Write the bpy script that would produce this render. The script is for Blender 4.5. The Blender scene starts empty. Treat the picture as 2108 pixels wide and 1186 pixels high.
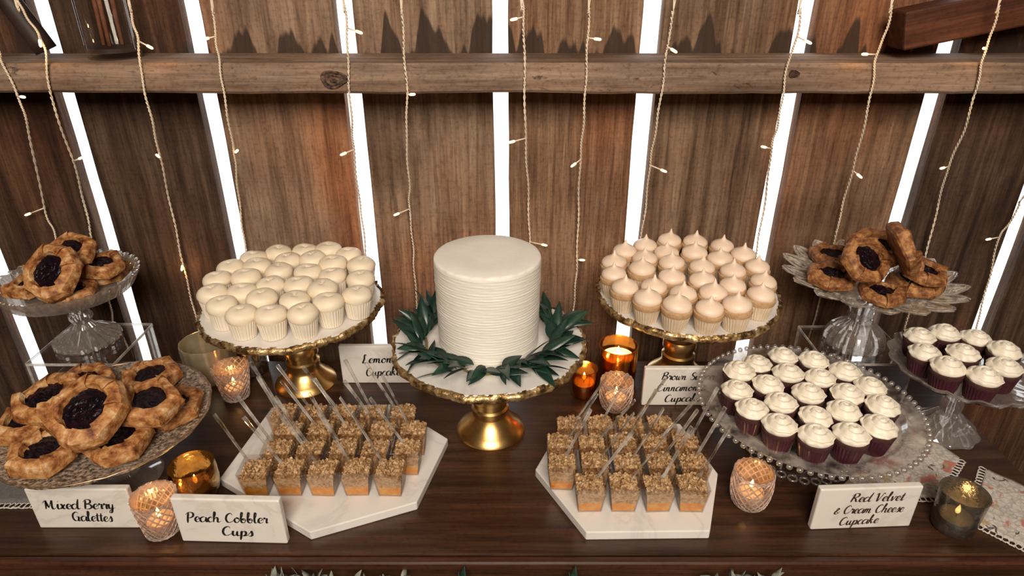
import bpy, bmesh, math, random
from mathutils import Vector, Matrix, Euler, Quaternion
from math import sin, cos, pi, radians, sqrt

# ------------------------------------------------------------------ camera, world, light, exposure
F, PITCH, H, T = 1365.0, radians(27.0), 0.678, 0.78     # focal length in px, pitch, eye height over table, table height
SC = bpy.context.scene
COL = SC.collection
cam = bpy.data.cameras.new('camera')
cam.sensor_width = 36.0
cam.lens = 36.0 * F / 2108.0
cam.clip_start = 0.02
camo = bpy.data.objects.new('camera', cam)
camo.location = (0, 0, T + H)
camo.rotation_euler = (radians(90) - PITCH, 0, 0)
COL.objects.link(camo)
SC.camera = camo

w = bpy.data.worlds.new('overcast_sky')
SC.world = w
w.use_nodes = True
w.node_tree.nodes['Background'].inputs[0].default_value = (0.93, 0.97, 1.0, 1)
w.node_tree.nodes['Background'].inputs[1].default_value = 3.2

def area(name, loc, target, sx, sy, power, col):
    l = bpy.data.lights.new(name, 'AREA')
    l.shape = 'RECTANGLE'; l.size = sx; l.size_y = sy
    l.energy = power; l.color = col
    o = bpy.data.objects.new(name, l)
    o.location = loc
    o.rotation_euler = (Vector(target) - Vector(loc)).to_track_quat('-Z', 'Y').to_euler()
    COL.objects.link(o)
    return o
area('front_fill_light', (0.08, -1.20, 2.45), (0.04, 0.90, 0.95), 1.2, 0.9, 78, (1.0, 0.89, 0.76))  # fill lamp added above and behind the camera; no doorway is built

SC.view_settings.view_transform = 'Standard'
SC.view_settings.look = 'None'
SC.view_settings.gamma = 1
SC.view_settings.use_curve_mapping = False
SC.view_settings.exposure = 0.0
SC.cycles.use_denoising = True
SC.cycles.max_bounces = 10
SC.cycles.transparent_max_bounces = 40
SC.cycles.caustics_reflective = False
SC.cycles.caustics_refractive = False
SC.cycles.sample_clamp_indirect = 4.0

# ------------------------------------------------------------------ helpers
CS, SN = cos(PITCH), sin(PITCH)
def ray(px, py):
    u = (px - 1054) / F; v = -(py - 593) / F
    return Vector((u, CS + v * SN, -SN + v * CS))
def on_z(px, py, h):                     # point of that pixel at height h over the table top
    d = ray(px, py); k = (h - H) / d.z
    return Vector((d.x * k, d.y * k, T + h))
def on_y(px, py, Y):                     # point of that pixel on the upright plane Y
    d = ray(px, py); k = Y / d.y
    return Vector((d.x * k, Y, T + H + d.z * k))

def new_mesh(name, verts, faces, smooth=True):
    me = bpy.data.meshes.new(name)
    me.from_pydata([tuple(v) for v in verts], [], faces)
    me.update()
    if smooth:
        me.polygons.foreach_set('use_smooth', [True] * len(me.polygons))
    return me
def sharp(me, angle=35):
    try:
        me.set_sharp_from_angle(angle=radians(angle))
    except Exception:
        pass
    return me
def ob(name, me, mat=None, parent=None, loc=(0, 0, 0), rot=(0, 0, 0), scale=(1, 1, 1)):
    o = bpy.data.objects.new(name, me)
    COL.objects.link(o)
    if mat is not None and me is not None and len(me.materials) == 0:
        me.materials.append(mat)
    o.parent = parent
    o.location = loc; o.rotation_euler = rot; o.scale = scale
    return o
def tag(o, label=None, cat=None, group=None, kind=None):
    if label: o['label'] = label
    if cat: o['category'] = cat
    if group: o['group'] = group
    if kind: o['kind'] = kind
    return o
def thing(name, label, cat, loc=(0, 0, 0), rot=(0, 0, 0), group=None):
    return tag(ob(name, None, loc=loc, rot=rot), label, cat, group)
def copy_tree(o, parent=None):
    c = o.copy(); COL.objects.link(c); c.parent = parent
    for ch in list(o.children):
        copy_tree(ch, c)
    return c

def lathe(prof, n=48, mod=None, closed=False, caps=True):
    vs, fs = [], []
    m = len(prof)
    for i, (r, z) in enumerate(prof):
        for j in range(n):
            a = 2 * pi * j / n
            rr, zz = (r, z) if mod is None else mod(a, i, j, r, z)
            vs.append((rr * cos(a), rr * sin(a), zz))
    for i in range(m - 1 if not closed else m):
        i2 = (i + 1) % m
        for j in range(n):
            j2 = (j + 1) % n
            fs.append((i * n + j, i * n + j2, i2 * n + j2, i2 * n + j))
    if not closed and caps:
        if prof[0][0] > 1e-6: fs.append(tuple(range(n - 1, -1, -1)))
        if prof[-1][0] > 1e-6: fs.append(tuple((m - 1) * n + j for j in range(n)))
    return vs, fs
def lathe_mesh(name, prof, n=48, mod=None, closed=False, ang=40):
    return sharp(new_mesh(name, *lathe(prof, n, mod, closed)), ang)
def bevel_box(name, sx, sy, sz, b=0.002, seg=2, base=True):
    bm = bmesh.new()
    bmesh.ops.create_cube(bm, size=1)
    for v in bm.verts:
        v.co = Vector((v.co.x * sx, v.co.y * sy, (v.co.z + (0.5 if base else 0)) * sz))
    if b > 0:
        bmesh.ops.bevel(bm, geom=list(bm.edges), offset=b, segments=seg, affect='EDGES', profile=0.5)
    me = bpy.data.meshes.new(name); bm.to_mesh(me); bm.free()
    return me
def prism(name, poly, z0, z1, b=0.0015):
    bm = bmesh.new()
    f = bm.faces.new([bm.verts.new((x, y, z0)) for x, y in poly])
    if f.normal.z > 0: f.normal_flip()
    r = bmesh.ops.extrude_face_region(bm, geom=[f])
    for v in [g for g in r['geom'] if isinstance(g, bmesh.types.BMVert)]:
        v.co.z = z1
    bmesh.ops.recalc_face_normals(bm, faces=bm.faces)
    if b: bmesh.ops.bevel(bm, geom=list(bm.edges), offset=b, segments=2, affect='EDGES', profile=0.5)
    me = bpy.data.meshes.new(name); bm.to_mesh(me); bm.free()
    return me
def tube(pts, rad, n=6, cap=True):
    vs, fs = [], []
    k = len(pts)
    up = Vector((0.13, 0.31, 0.94))
    for i, p in enumerate(pts):
        p = Vector(p)
        t = (Vector(pts[min(i + 1, k - 1)]) - Vector(pts[max(i - 1, 0)])).normalized()
        s = t.cross(up)
        if s.length < 1e-4: s = t.cross(Vector((1, 0, 0)))
        s.normalize(); q = s.cross(t)
        r = rad(i / (k - 1)) if callable(rad) else rad
        for j in range(n):
            a = 2 * pi * j / n
            vs.append(p + s * (r * cos(a)) + q * (r * sin(a)))
    for i in range(k - 1):
        for j in range(n):
            fs.append((i * n + j, i * n + (j + 1) % n, (i + 1) * n + (j + 1) % n, (i + 1) * n + j))
    if cap:
        fs.append(tuple(range(n - 1, -1, -1))); fs.append(tuple((k - 1) * n + j for j in range(n)))
    return vs, fs
def join(parts):
    V, Fc = [], []
    for vs, fs in parts:
        o = len(V); V += list(vs); Fc += [tuple(i + o for i in f) for f in fs]
    return V, Fc
def catmull(pts, n=6):
    P = [Vector(p) for p in pts]
    if len(P) < 3: n = max(n, 3)
    out = []
    for i in range(len(P) - 1):
        a = P[i - 1] if i > 0 else P[i] * 2 - P[i + 1]
        b, c = P[i], P[i + 1]
        d = P[i + 2] if i + 2 < len(P) else P[i + 1] * 2 - P[i]
        for k in range(n):
            t = k / n
            out.append(0.5 * ((2 * b) + (c - a) * t + (2 * a - 5 * b + 4 * c - d) * t * t + (3 * b - a - 3 * c + d) * t ** 3))
    out.append(P[-1])
    return out

# ------------------------------------------------------------------ materials
def mat_new(name):
    m = bpy.data.materials.new(name); m.use_nodes = True
    nt = m.node_tree
    return m, nt, nt.nodes['Principled BSDF'], nt.nodes, nt.links
def coords(nt, scale=(1, 1, 1), jitter=True):
    N, L = nt.nodes, nt.links
    tc = N.new('ShaderNodeTexCoord')
    mp = N.new('ShaderNodeMapping'); mp.inputs['Scale'].default_value = scale
    L.new(tc.outputs['Object'], mp.inputs['Vector'])
    if jitter:
        oi = N.new('ShaderNodeObjectInfo')
        ml = N.new('ShaderNodeMath'); ml.operation = 'MULTIPLY'; ml.inputs[1].default_value = 37.0
        L.new(oi.outputs['Random'], ml.inputs[0])
        cx = N.new('ShaderNodeCombineXYZ')
        for k in range(3): L.new(ml.outputs[0], cx.inputs[k])
        L.new(cx.outputs[0], mp.inputs['Location'])
    return mp.outputs['Vector']
def noise(nt, vec, scale, detail=6, rough=0.6, dist=0.0):
    n = nt.nodes.new('ShaderNodeTexNoise')
    n.inputs['Scale'].default_value = scale; n.inputs['Detail'].default_value = detail
    n.inputs['Roughness'].default_value = rough; n.inputs['Distortion'].default_value = dist
    nt.links.new(vec, n.inputs['Vector'])
    return n.outputs['Fac']
def ramp(nt, fac, stops):
    r = nt.nodes.new('ShaderNodeValToRGB')
    e = r.color_ramp.elements
    while len(e) < len(stops): e.new(0.5)
    for k, (p, c) in enumerate(stops):
        e[k].position = p
        e[k].color = tuple(c) + (1,) if len(c) == 3 else c
    nt.links.new(fac, r.inputs['Fac'])
    return r.outputs['Color']
def mix(nt, fac, a, b, mode='MIX'):
    n = nt.nodes.new('ShaderNodeMix'); n.data_type = 'RGBA'; n.blend_type = mode
    for sock, v in ((n.inputs[0], fac), (n.inputs[6], a), (n.inputs[7], b)):
        if isinstance(v, (int, float)): sock.default_value = v
        elif isinstance(v, tuple): sock.default_value = v + (1,) if len(v) == 3 else v
        else: nt.links.new(v, sock)
    return n.outputs[2]
def bump(nt, p, fac, strength, dist=0.002):
    b = nt.nodes.new('ShaderNodeBump')
    b.inputs['Strength'].default_value = strength; b.inputs['Distance'].default_value = dist
    nt.links.new(fac, b.inputs['Height']); nt.links.new(b.outputs['Normal'], p.inputs['Normal'])
def nmat(name, stops, scale=20, rough=0.6, metal=0.0, bstr=0.0, bscale=None, stretch=(1, 1, 1), sss=0.0, detail=6, coat=0.0, spec=0.5, bdist=0.002):
    m, nt, p, N, L = mat_new(name)
    v = coords(nt, stretch)
    f = noise(nt, v, scale, detail)
    L.new(ramp(nt, f, stops), p.inputs['Base Color'])
    p.inputs['Roughness'].default_value = rough; p.inputs['Metallic'].default_value = metal
    p.inputs['Specular IOR Level'].default_value = spec
    if coat: p.inputs['Coat Weight'].default_value = coat; p.inputs['Coat Roughness'].default_value = 0.1
    if sss:
        p.inputs['Subsurface Weight'].default_value = sss
        p.inputs['Subsurface Radius'].default_value = (0.004, 0.003, 0.002)
        p.inputs['Subsurface Scale'].default_value = 1.0
    if bstr: bump(nt, p, noise(nt, v, bscale or scale * 3, 4), bstr, bdist)
    return m
def emat(name, col, strength):
    m = bpy.data.materials.new(name); m.use_nodes = True
    nt = m.node_tree; nt.nodes.clear()
    e = nt.nodes.new('ShaderNodeEmission'); o = nt.nodes.new('ShaderNodeOutputMaterial')
    nz = nt.nodes.new('ShaderNodeTexNoise'); nz.inputs['Scale'].default_value = 30
    c = ramp(nt, nz.outputs['Fac'], [(0.3, col), (0.7, tuple(min(1, x * 1.1) for x in col))])
    nt.links.new(c, e.inputs['Color'])
    e.inputs['Strength'].default_value = strength
    nt.links.new(e.outputs[0], o.inputs['Surface'])
    return m
def thin_glass(name, tint=(1, 1, 1), gloss=0.05, refl=0.9, film=0.0, film_col=(1, 1, 1), bscale=0, bstr=0.3, film_metal=0.0, edge=0.35, film_dark=0.6):
    # clear sheet: light passes straight through, the surface mirrors more at grazing angles; film = share of an opaque coating
    m = bpy.data.materials.new(name); m.use_nodes = True
    nt = m.node_tree; nt.nodes.clear(); N, L = nt.nodes, nt.links
    out = N.new('ShaderNodeOutputMaterial')
    tr = N.new('ShaderNodeBsdfTransparent'); tr.inputs[0].default_value = tint + (1,)
    gl = N.new('ShaderNodeBsdfGlossy'); gl.inputs['Roughness'].default_value = gloss
    gl.inputs['Color'].default_value = (refl, refl, refl, 1)
    lw = N.new('ShaderNodeLayerWeight'); lw.inputs['Blend'].default_value = edge
    v = coords(nt)
    nb = noise(nt, v, bscale or 40, 3)
    lw.inputs['Blend'].default_value = 0.5
    pw = N.new('ShaderNodeMath'); pw.operation = 'POWER'; pw.inputs[1].default_value = 3.2 - 3.0 * edge; L.new(lw.outputs['Facing'], pw.inputs[0])
    mp = N.new('ShaderNodeMapRange'); mp.inputs['To Min'].default_value = 0.035; mp.inputs['To Max'].default_value = 0.66
    L.new(pw.outputs[0], mp.inputs['Value'])
    mx = N.new('ShaderNodeMixShader'); L.new(mp.outputs[0], mx.inputs[0])
    L.new(tr.outputs[0], mx.inputs[1]); L.new(gl.outputs[0], mx.inputs[2])
    if bscale:
        b = N.new('ShaderNodeBump'); b.inputs['Strength'].default_value = bstr; b.inputs['Distance'].default_value = 0.003
        L.new(nb, b.inputs['Height']); L.new(b.outputs[0], gl.inputs['Normal']); L.new(b.outputs[0], lw.inputs['Normal'])
    last = mx.outputs[0]
    if film > 0:
        pr = N.new('ShaderNodeBsdfPrincipled')
        pr.inputs['Roughness'].default_value = 0.18 if film_metal else 0.4
        pr.inputs['Metallic'].default_value = film_metal
        L.new(ramp(nt, nb, [(0.35, tuple(x * film_dark for x in film_col)), (0.65, film_col)]), pr.inputs['Base Color'])
        if bscale: L.new(b.outputs[0], pr.inputs['Normal'])
        m2 = N.new('ShaderNodeMixShader')
        mr = N.new('ShaderNodeMapRange'); mr.inputs['From Min'].default_value = 0.35; mr.inputs['From Max'].default_value = 0.65
        mr.inputs['To Min'].default_value = max(0, film - 0.15); mr.inputs['To Max'].default_value = min(1, film + 0.15)
        L.new(nb, mr.inputs['Value']); L.new(mr.outputs[0], m2.inputs[0])
        L.new(last, m2.inputs[1]); L.new(pr.outputs[0], m2.inputs[2]); last = m2.outputs[0]
    L.new(last, out.inputs['Surface'])
    return m
def cut_glass(name, share=0.5, tint=(1, .97, .94), bscale=0):
    # pressed glass: refraction blended with straight transmission
    m = bpy.data.materials.new(name); m.use_nodes = True
    nt = m.node_tree; nt.nodes.clear(); N, L = nt.nodes, nt.links
    out = N.new('ShaderNodeOutputMaterial')
    tr = N.new('ShaderNodeBsdfTransparent'); tr.inputs[0].default_value = tint + (1,)
    gl = N.new('ShaderNodeBsdfGlass'); gl.inputs['IOR'].default_value = 1.48; gl.inputs['Roughness'].default_value = 0.02
    gl.inputs['Color'].default_value = tint + (1,)
    v = coords(nt); nb = noise(nt, v, bscale or 30, 2)
    if bscale:
        b = N.new('ShaderNodeBump'); b.inputs['Strength'].default_value = 0.6; b.inputs['Distance'].default_value = 0.003
        L.new(nb, b.inputs['Height']); L.new(b.outputs[0], gl.inputs['Normal'])
    g2 = N.new('ShaderNodeBsdfGlossy'); g2.inputs['Roughness'].default_value = 0.06
    if bscale: L.new(b.outputs[0], g2.inputs['Normal'])
    mx = N.new('ShaderNodeMixShader'); mx.inputs[0].default_value = share
    L.new(tr.outputs[0], mx.inputs[1]); L.new(gl.outputs[0], mx.inputs[2])
    m2 = N.new('ShaderNodeMixShader'); m2.inputs[0].default_value = 0.22
    L.new(mx.outputs[0], m2.inputs[1]); L.new(g2.outputs[0], m2.inputs[2])
    df = N.new('ShaderNodeBsdfTranslucent'); df.inputs[0].default_value = (0.95, 0.88, 0.80, 1)
    dd = N.new('ShaderNodeBsdfDiffuse'); dd.inputs[0].default_value = (0.95, 0.88, 0.80, 1)
    ad = N.new('ShaderNodeMixShader'); ad.inputs[0].default_value = 0.5; L.new(df.outputs[0], ad.inputs[1]); L.new(dd.outputs[0], ad.inputs[2])
    m3 = N.new('ShaderNodeMixShader'); m3.inputs[0].default_value = 0.15  # pale matte share painted in for the white sparkle of the glass
    L.new(m2.outputs[0], m3.inputs[1]); L.new(ad.outputs[0], m3.inputs[2])
    L.new(m3.outputs[0], out.inputs['Surface'])
    return m

def wood(name, dark, mid, light, rough=0.85, grain=55, stretch=(1, 1, 0.06), stain=0.0, bstr=0.5, spec=0.25, axis='Z', blotch=0.6, flecks=False):
    m, nt, p, N, L = mat_new(name)
    st = {'Z': (1, 1, 0.05), 'X': (0.05, 1, 1)}[axis]
    v = coords(nt, st)
    vb = coords(nt, (1, 1, 1))
    g = noise(nt, v, grain, 8, 0.65, 0.3)
    c = ramp(nt, g, [(0.3, dark), (0.5, mid), (0.72, light)])
    g2 = noise(nt, v, grain * 4.5, 5, 0.7, 0.2)
    c = mix(nt, .55, c, ramp(nt, g2, [(0.36, (.42, .38, .35)), (0.52, (1, 1, 1)), (.7, (1.2, 1.16, 1.12))]), 'MULTIPLY')
    big = noise(nt, vb, 5.5, 4, 0.55, 0.2)
    c = mix(nt, blotch, c, ramp(nt, big, [(0.3, (0.32, 0.25, 0.21)), (0.55, (1, 1, 1)), (0.75, (1.25, 1.1, 0.95))]), 'MULTIPLY')
    if axis == 'Z':
        hue = noise(nt, coords(nt, (1, 1, .5)), 3.2, 3, 0.5, 0.4)
        c = mix(nt, ramp(nt, hue, [(0.48, (0, 0, 0)), (0.72, (.8, .8, .8))]), c, mix(nt, 1.0, c, (1.35, .78, .48), 'MULTIPLY'))
        spot = noise(nt, coords(nt, (1, 1, .45)), 4.5, 4, 0.6, 0.5)
        c = mix(nt, ramp(nt, spot, [(0.27, (.85, .85, .85)), (0.40, (0, 0, 0))]), c, (0.03, 0.02, 0.014))
        saw = noise(nt, coords(nt, (.06, 1, 1)), 230, 4, 0.7)
        c = mix(nt, .17, c, ramp(nt, saw, [(0.36, (.5, .45, .42)), (0.5, (1, 1, 1)), (.7, (1.15, 1.12, 1.1))]), 'MULTIPLY')
    fine = noise(nt, coords(nt, (1, 1, 1)), 160, 3)
    c = mix(nt, 0.5, c, ramp(nt, fine, [(0.3, (0.45, 0.4, 0.36)), (0.5, (1, 1, 1))]), 'MULTIPLY')
    if stain:
        # water marks that rise from the rail in uneven tongues
        tc = N.new('ShaderNodeTexCoord'); sp = N.new('ShaderNodeSeparateXYZ'); L.new(tc.outputs['Object'], sp.inputs[0])
        cx = N.new('ShaderNodeCombineXYZ'); L.new(sp.outputs['X'], cx.inputs['X'])
        oi = N.new('ShaderNodeObjectInfo'); L.new(oi.outputs['Random'], cx.inputs['Y'])
        tn = N.new('ShaderNodeTexNoise'); tn.inputs['Scale'].default_value = 26; tn.inputs['Detail'].default_value = 2
        L.new(cx.outputs[0], tn.inputs['Vector'])
        mr = N.new('ShaderNodeMapRange'); mr.inputs['From Min'].default_value = 0.42; mr.inputs['From Max'].default_value = 0.72
        mr.inputs['To Min'].default_value = -0.01; mr.inputs['To Max'].default_value = 0.085; L.new(tn.outputs['Fac'], mr.inputs['Value'])
        sb = N.new('ShaderNodeMath'); sb.operation = 'SUBTRACT'; L.new(sp.outputs['Z'], sb.inputs[0]); sb.inputs[1].default_value = stain
        lt = N.new('ShaderNodeMath'); lt.operation = 'SUBTRACT'; L.new(mr.outputs[0], lt.inputs[0]); L.new(sb.outputs[0], lt.inputs[1])
        sm = N.new('ShaderNodeMapRange'); sm.interpolation_type = 'SMOOTHSTEP'
        sm.inputs['From Min'].default_value = 0.0; sm.inputs['From Max'].default_value = 0.012; L.new(lt.outputs[0], sm.inputs['Value'])
        ab = N.new('ShaderNodeMath'); ab.operation = 'GREATER_THAN'; L.new(sb.outputs[0], ab.inputs[0]); ab.inputs[1].default_value = -0.02
        mu = N.new('ShaderNodeMath'); mu.operation = 'MULTIPLY'; L.new(sm.outputs[0], mu.inputs[0]); L.new(ab.outputs[0], mu.inputs[1])
        mu2 = N.new('ShaderNodeMath'); mu2.operation = 'MULTIPLY'; L.new(mu.outputs[0], mu2.inputs[0]); mu2.inputs[1].default_value = 0.88
        c = mix(nt, mu2.outputs[0], c, (0.035, 0.022, 0.016))
    if flecks:
        fk = noise(nt, coords(nt, (.35, 1, 1)), 75, 5, 0.7, 0.6)
        c = mix(nt, ramp(nt, fk, [(0.30, (.9, .9, .9)), (0.40, (0, 0, 0))]), c, (0.04, 0.025, 0.018))
    L.new(c, p.inputs['Base Color'])
    p.inputs['Roughness'].default_value = rough
    p.inputs['Specular IOR Level'].default_value = spec
    bump(nt, p, g, bstr, 0.003)
    return m

M = {}
RAILTOP = H - 0.151        # height of the rail's upper face over the table
M['plank_grey'] = wood('plank_grey', (0.13, 0.075, 0.045), (0.27, 0.175, 0.115), (0.40, 0.28, 0.19), stain=T + RAILTOP)
M['plank_brown'] = wood('plank_brown', (0.09, 0.045, 0.024), (0.22, 0.125, 0.072), (0.35, 0.21, 0.125), stain=T + RAILTOP)
M['plank_rust'] = wood('plank_rust', (0.10, 0.05, 0.026), (0.25, 0.145, 0.085), (0.38, 0.25, 0.16), stain=T + RAILTOP, grain=80)
M['plank_dark'] = wood('plank_dark', (0.024, 0.013, 0.008), (0.080, 0.046, 0.028), (0.165, 0.10, 0.063), stain=T + RAILTOP)  # outer boards: dark stained wood, with vignette darkening also put into the colour
M['plank_coarse'] = wood('plank_coarse', (0.035, 0.017, 0.010), (0.20, 0.12, 0.072), (0.40, 0.27, 0.175), grain=46, stain=T + RAILTOP, bstr=0.9)
M['rail'] = wood('rail', (0.15, 0.09, 0.058), (0.27, 0.18, 0.125), (0.40, 0.29, 0.21), axis='X', grain=45, bstr=0.7, flecks=True)
M['barn'] = wood('barn', (0.05, 0.03, 0.02), (0.13, 0.085, 0.055), (0.2, 0.14, 0.1))
M['brace'] = wood('brace', (0.035, 0.011, 0.005), (0.08, 0.026, 0.011), (0.125, 0.043, 0.019), axis='X', rough=0.6)
M['tabletop'] = wood('tabletop', (0.020, 0.008, 0.004), (0.052, 0.021, 0.0095), (0.098, 0.043, 0.020), rough=0.36, axis='X', grain=60, bstr=0.06, spec=0.5, blotch=0.4)
M['tablerim'] = wood('tablerim', (0.03, 0.009, 0.0045), (0.062, 0.021, 0.010), (0.10, 0.036, 0.017), rough=0.35, axis='X', grain=60, bstr=0.08, spec=0.5, blotch=0.35)
M['floor'] = wood('floor', (0.05, 0.035, 0.025), (0.1, 0.07, 0.05), (0.15, 0.11, 0.08), axis='X')
M['ground'] = nmat('pale_gravel', [(0.35, (0.62, 0.6, 0.57)), (0.65, (0.8, 0.79, 0.76))], 40, 0.9)
M['pole'] = nmat('dark_iron', [(0.35, (0.018, 0.010, 0.008)), (0.7, (0.045, 0.026, 0.02))], 30, 0.55)

# ------------------------------------------------------------------ the barn
WY = 1.15                                            # inner face of the plank wall
def gapx(px, py): return on_y(px, py, WY).x
rnd = random.Random(5)
# slit edges, read off the photo on the wall plane: (left, right) at a height near the rail and one lower down
GAPS = [((gapx(23, 652), gapx(55, 652)), (gapx(53, 744), gapx(87, 744))),
        ((gapx(124, 205), gapx(152, 205)), (gapx(245, 600), gapx(270, 600))),
        ((gapx(415, 205), gapx(446, 205)), (gapx(471, 477), gapx(501, 477))),
        ((gapx(712, 197), gapx(745, 197)), (gapx(745, 480), gapx(773, 480))),
        ((gapx(1017, 195), gapx(1048, 195)), (gapx(1017, 475), gapx(1047, 475))),
        ((gapx(1310, 197), gapx(1345, 197)), (gapx(1286, 477), gapx(1318, 477))),
        ((gapx(1609, 205), gapx(1643, 205)), (gapx(1560, 477), gapx(1591, 477))),
        ((gapx(1905, 210), gapx(1938, 210)), (gapx(1823, 477), gapx(1856, 477))),
        ((gapx(2084, 477), gapx(2110, 477)), (gapx(2003, 663), gapx(2030, 663)))]
gl = [((a[0][0] + a[1][0]) / 2, (a[0][1] + a[1][1]) / 2) for a in GAPS]
# the board thickness hides part of an obliquely seen slit, so the opening itself is wider than the daylight seen through it
gl = [(l + min(0, l) * .024 / WY * .6, r + max(0, r) * .024 / WY * .6) for l, r in gl]
xs = [-2.3] + [-1.63, -1.605, -1.40, -1.375, -1.155, -1.13] + [e for g in gl for e in g] + [1.19, 1.215, 1.44, 1.465, 1.7, 1.725] + [2.3]
wall = tag(ob('wall_back', None), kind='structure')
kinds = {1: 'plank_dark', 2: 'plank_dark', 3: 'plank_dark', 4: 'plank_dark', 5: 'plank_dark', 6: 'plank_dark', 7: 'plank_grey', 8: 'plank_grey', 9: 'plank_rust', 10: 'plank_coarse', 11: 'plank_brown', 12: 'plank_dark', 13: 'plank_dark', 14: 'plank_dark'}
def plank(x0, x1, k):
    n, zt = 44, 3.0
    th = 0.024
    yo = rnd.uniform(0, 0.004)
    def edge(x, s):
        out = []; w_ = 0
        for i in range(n + 1):
            w_ = 0.7 * w_ + rnd.uniform(-0.0011, 0.0011)
            out.append((x + s * w_, zt * i / n))
        return out
    l, r = edge(x0, 1), edge(x1, -1)
    vs = []
    for i in range(n + 1):
        (a, z), (b, _) = l[i], r[i]
        cup = rnd.uniform(-0.0008, 0.0008)
        vs += [(a, WY + yo + th, z), (a, WY + yo + 0.002, z), (a + 0.003, WY + yo, z), ((a + b) / 2, WY + yo + cup, z), (b - 0.003, WY + yo, z), (b, WY + yo + 0.002, z), (b, WY + yo + th, z)]
    fs = []
    for i in range(n):
        for j in range(7):
            a = i * 7 + j; b = i * 7 + (j + 1) % 7
            fs.append((a, b, b + 7, a + 7))
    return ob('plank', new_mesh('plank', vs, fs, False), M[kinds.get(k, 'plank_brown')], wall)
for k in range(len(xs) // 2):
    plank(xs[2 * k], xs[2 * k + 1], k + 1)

def rail_mesh(x0, x1, y0, y1, z0, z1, n=150):
    vs, fs = [], []
    w1 = w2 = 0
    for i in range(n + 1):
        x = x0 + (x1 - x0) * i / n
        w1 = 0.8 * w1 + rnd.uniform(-0.001, 0.001); w2 = 0.8 * w2 + rnd.uniform(-0.001, 0.001)
        c = 0.004
        vs += [(x, y1, z0), (x, y0 + c, z0 + w1), (x, y0, z0 + c + w1), (x, y0 + w2 * .6, (z0 + z1) / 2), (x, y0, z1 - c + w2), (x, y0 + c, z1 + w2 * .5), (x, y1, z1)]
    for i in range(n):
        for j in range(7):
            a = i * 7 + j; b = i * 7 + (j + 1) % 7
            fs.append((a, b, b + 7, a + 7))
    return new_mesh('rail', vs, fs, False)
RY0 = 1.037
rail = tag(ob('trim_1', rail_mesh(-2.3, 2.3, RY0, WY - 0.002, T + H - 0.1955, T + RAILTOP), M['rail']), 'rough horizontal wall rail nailed across the upright planks', kind='structure')

def knot(px, py, R, seed):
    r_ = random.Random(seed)
    p = on_y(px, py, RY0)
    n = 28
    vs, fs = [], []
    for i in range(7):
        for j in range(n):
            a = 2 * pi * j / n; rr = R * i / 6 * (1 + .10 * sin(3 * a + seed) + r_.uniform(-.05, .05))
            vs.append((rr * 1.25 * cos(a), -.0012 - (.0022 if i % 2 else .0) * (i > 0) + r_.uniform(-.0004, .0004) + (.004 if i == 6 else 0), rr * .8 * sin(a)))
    for i in range(6):
        for j in range(n):
            fs.append((i * n + j, i * n + (j + 1) % n, (i + 1) * n + (j + 1) % n, (i + 1) * n + j))
    ob('knot', new_mesh('knot', vs, fs, False), M['knot'], rail, (p.x, RY0, p.z))
M['knot'] = nmat('dark_knot', [(0.35, (0.02, 0.012, 0.008)), (0.55, (0.13, 0.075, 0.045)), (0.75, (0.26, 0.17, 0.11))], 120, 0.9, bstr=0.8)
knot(687, 164, .018, 1); knot(1634, 152, .0075, 2)
def slab(name, x0, x1, y0, y1, z0, z1, m):
    me = bevel_box(name, x1 - x0, y1 - y0, z1 - z0, 0)
    return tag(ob(name, me, m, loc=((x0 + x1) / 2, (y0 + y1) / 2, z0)), kind='structure')
slab('floor', -2.3, 2.3, -2.6, WY + 0.03, -0.1, 0, M['floor'])
slab('ceiling', -2.4, 2.4, -2.7, WY + 0.03, 3.0, 3.1, M['barn'])
slab('wall_left', -2.4, -2.3, -2.6, WY + 0.03, 0, 3.0, M['barn'])
slab('wall_right', 2.3, 2.4, -2.6, WY + 0.03, 0, 3.0, M['barn'])
slab('wall_front', -2.4, 2.4, -2.7, -2.6, 0, 3.0, M['barn'])
slab('ground', -12, 12, WY + 0.04, 22, -0.2, -0.05, M['ground'])

# ------------------------------------------------------------------ sideboard
TX0, TX1, TY0, TY1 = -0.82, 0.742, 0.562, 1.033
tb = thing('sideboard', 'dark brown polished wooden sideboard holding all the desserts', 'sideboard', (0, 0, 0))
ob('table_top', bevel_box('table_top', TX1 - TX0, TY1 - 0.592, 0.022, 0.0015), M['tabletop'], tb, ((TX0 + TX1) / 2, (TY1 + 0.592) / 2, T - 0.022))
ob('edge_moulding', bevel_box('edge_moulding', TX1 - TX0, 0.0125, 0.0135, 0.004, 4), M['tablerim'], tb, ((TX0 + TX1) / 2, 0.5850, T - 0.0148))
ob('apron', bevel_box('apron', TX1 - TX0 - 0.06, 0.02, 0.16, 0.002), M['tabletop'], tb, ((TX0 + TX1) / 2, 0.605, T - 0.182))
ob('side_panel', bevel_box('side_panel', 0.02, TY1 - 0.62, 0.74, 0.002), M['tablerim'], tb, (TX0 + 0.04, (TY1 + 0.62) / 2, 0.018))
ob('side_panel', bevel_box('side_panel', 0.02, TY1 - 0.62, 0.74, 0.002), M['tablerim'], tb, (TX1 - 0.04, (TY1 + 0.62) / 2, 0.018))
for x in (TX0 + 0.05, TX1 - 0.05):
    for y in (0.62, TY1 - 0.04):
        ob('leg', bevel_box('leg', 0.05, 0.05, T - 0.022, 0.004), M['tablerim'], tb, (x, y, 0))

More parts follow.
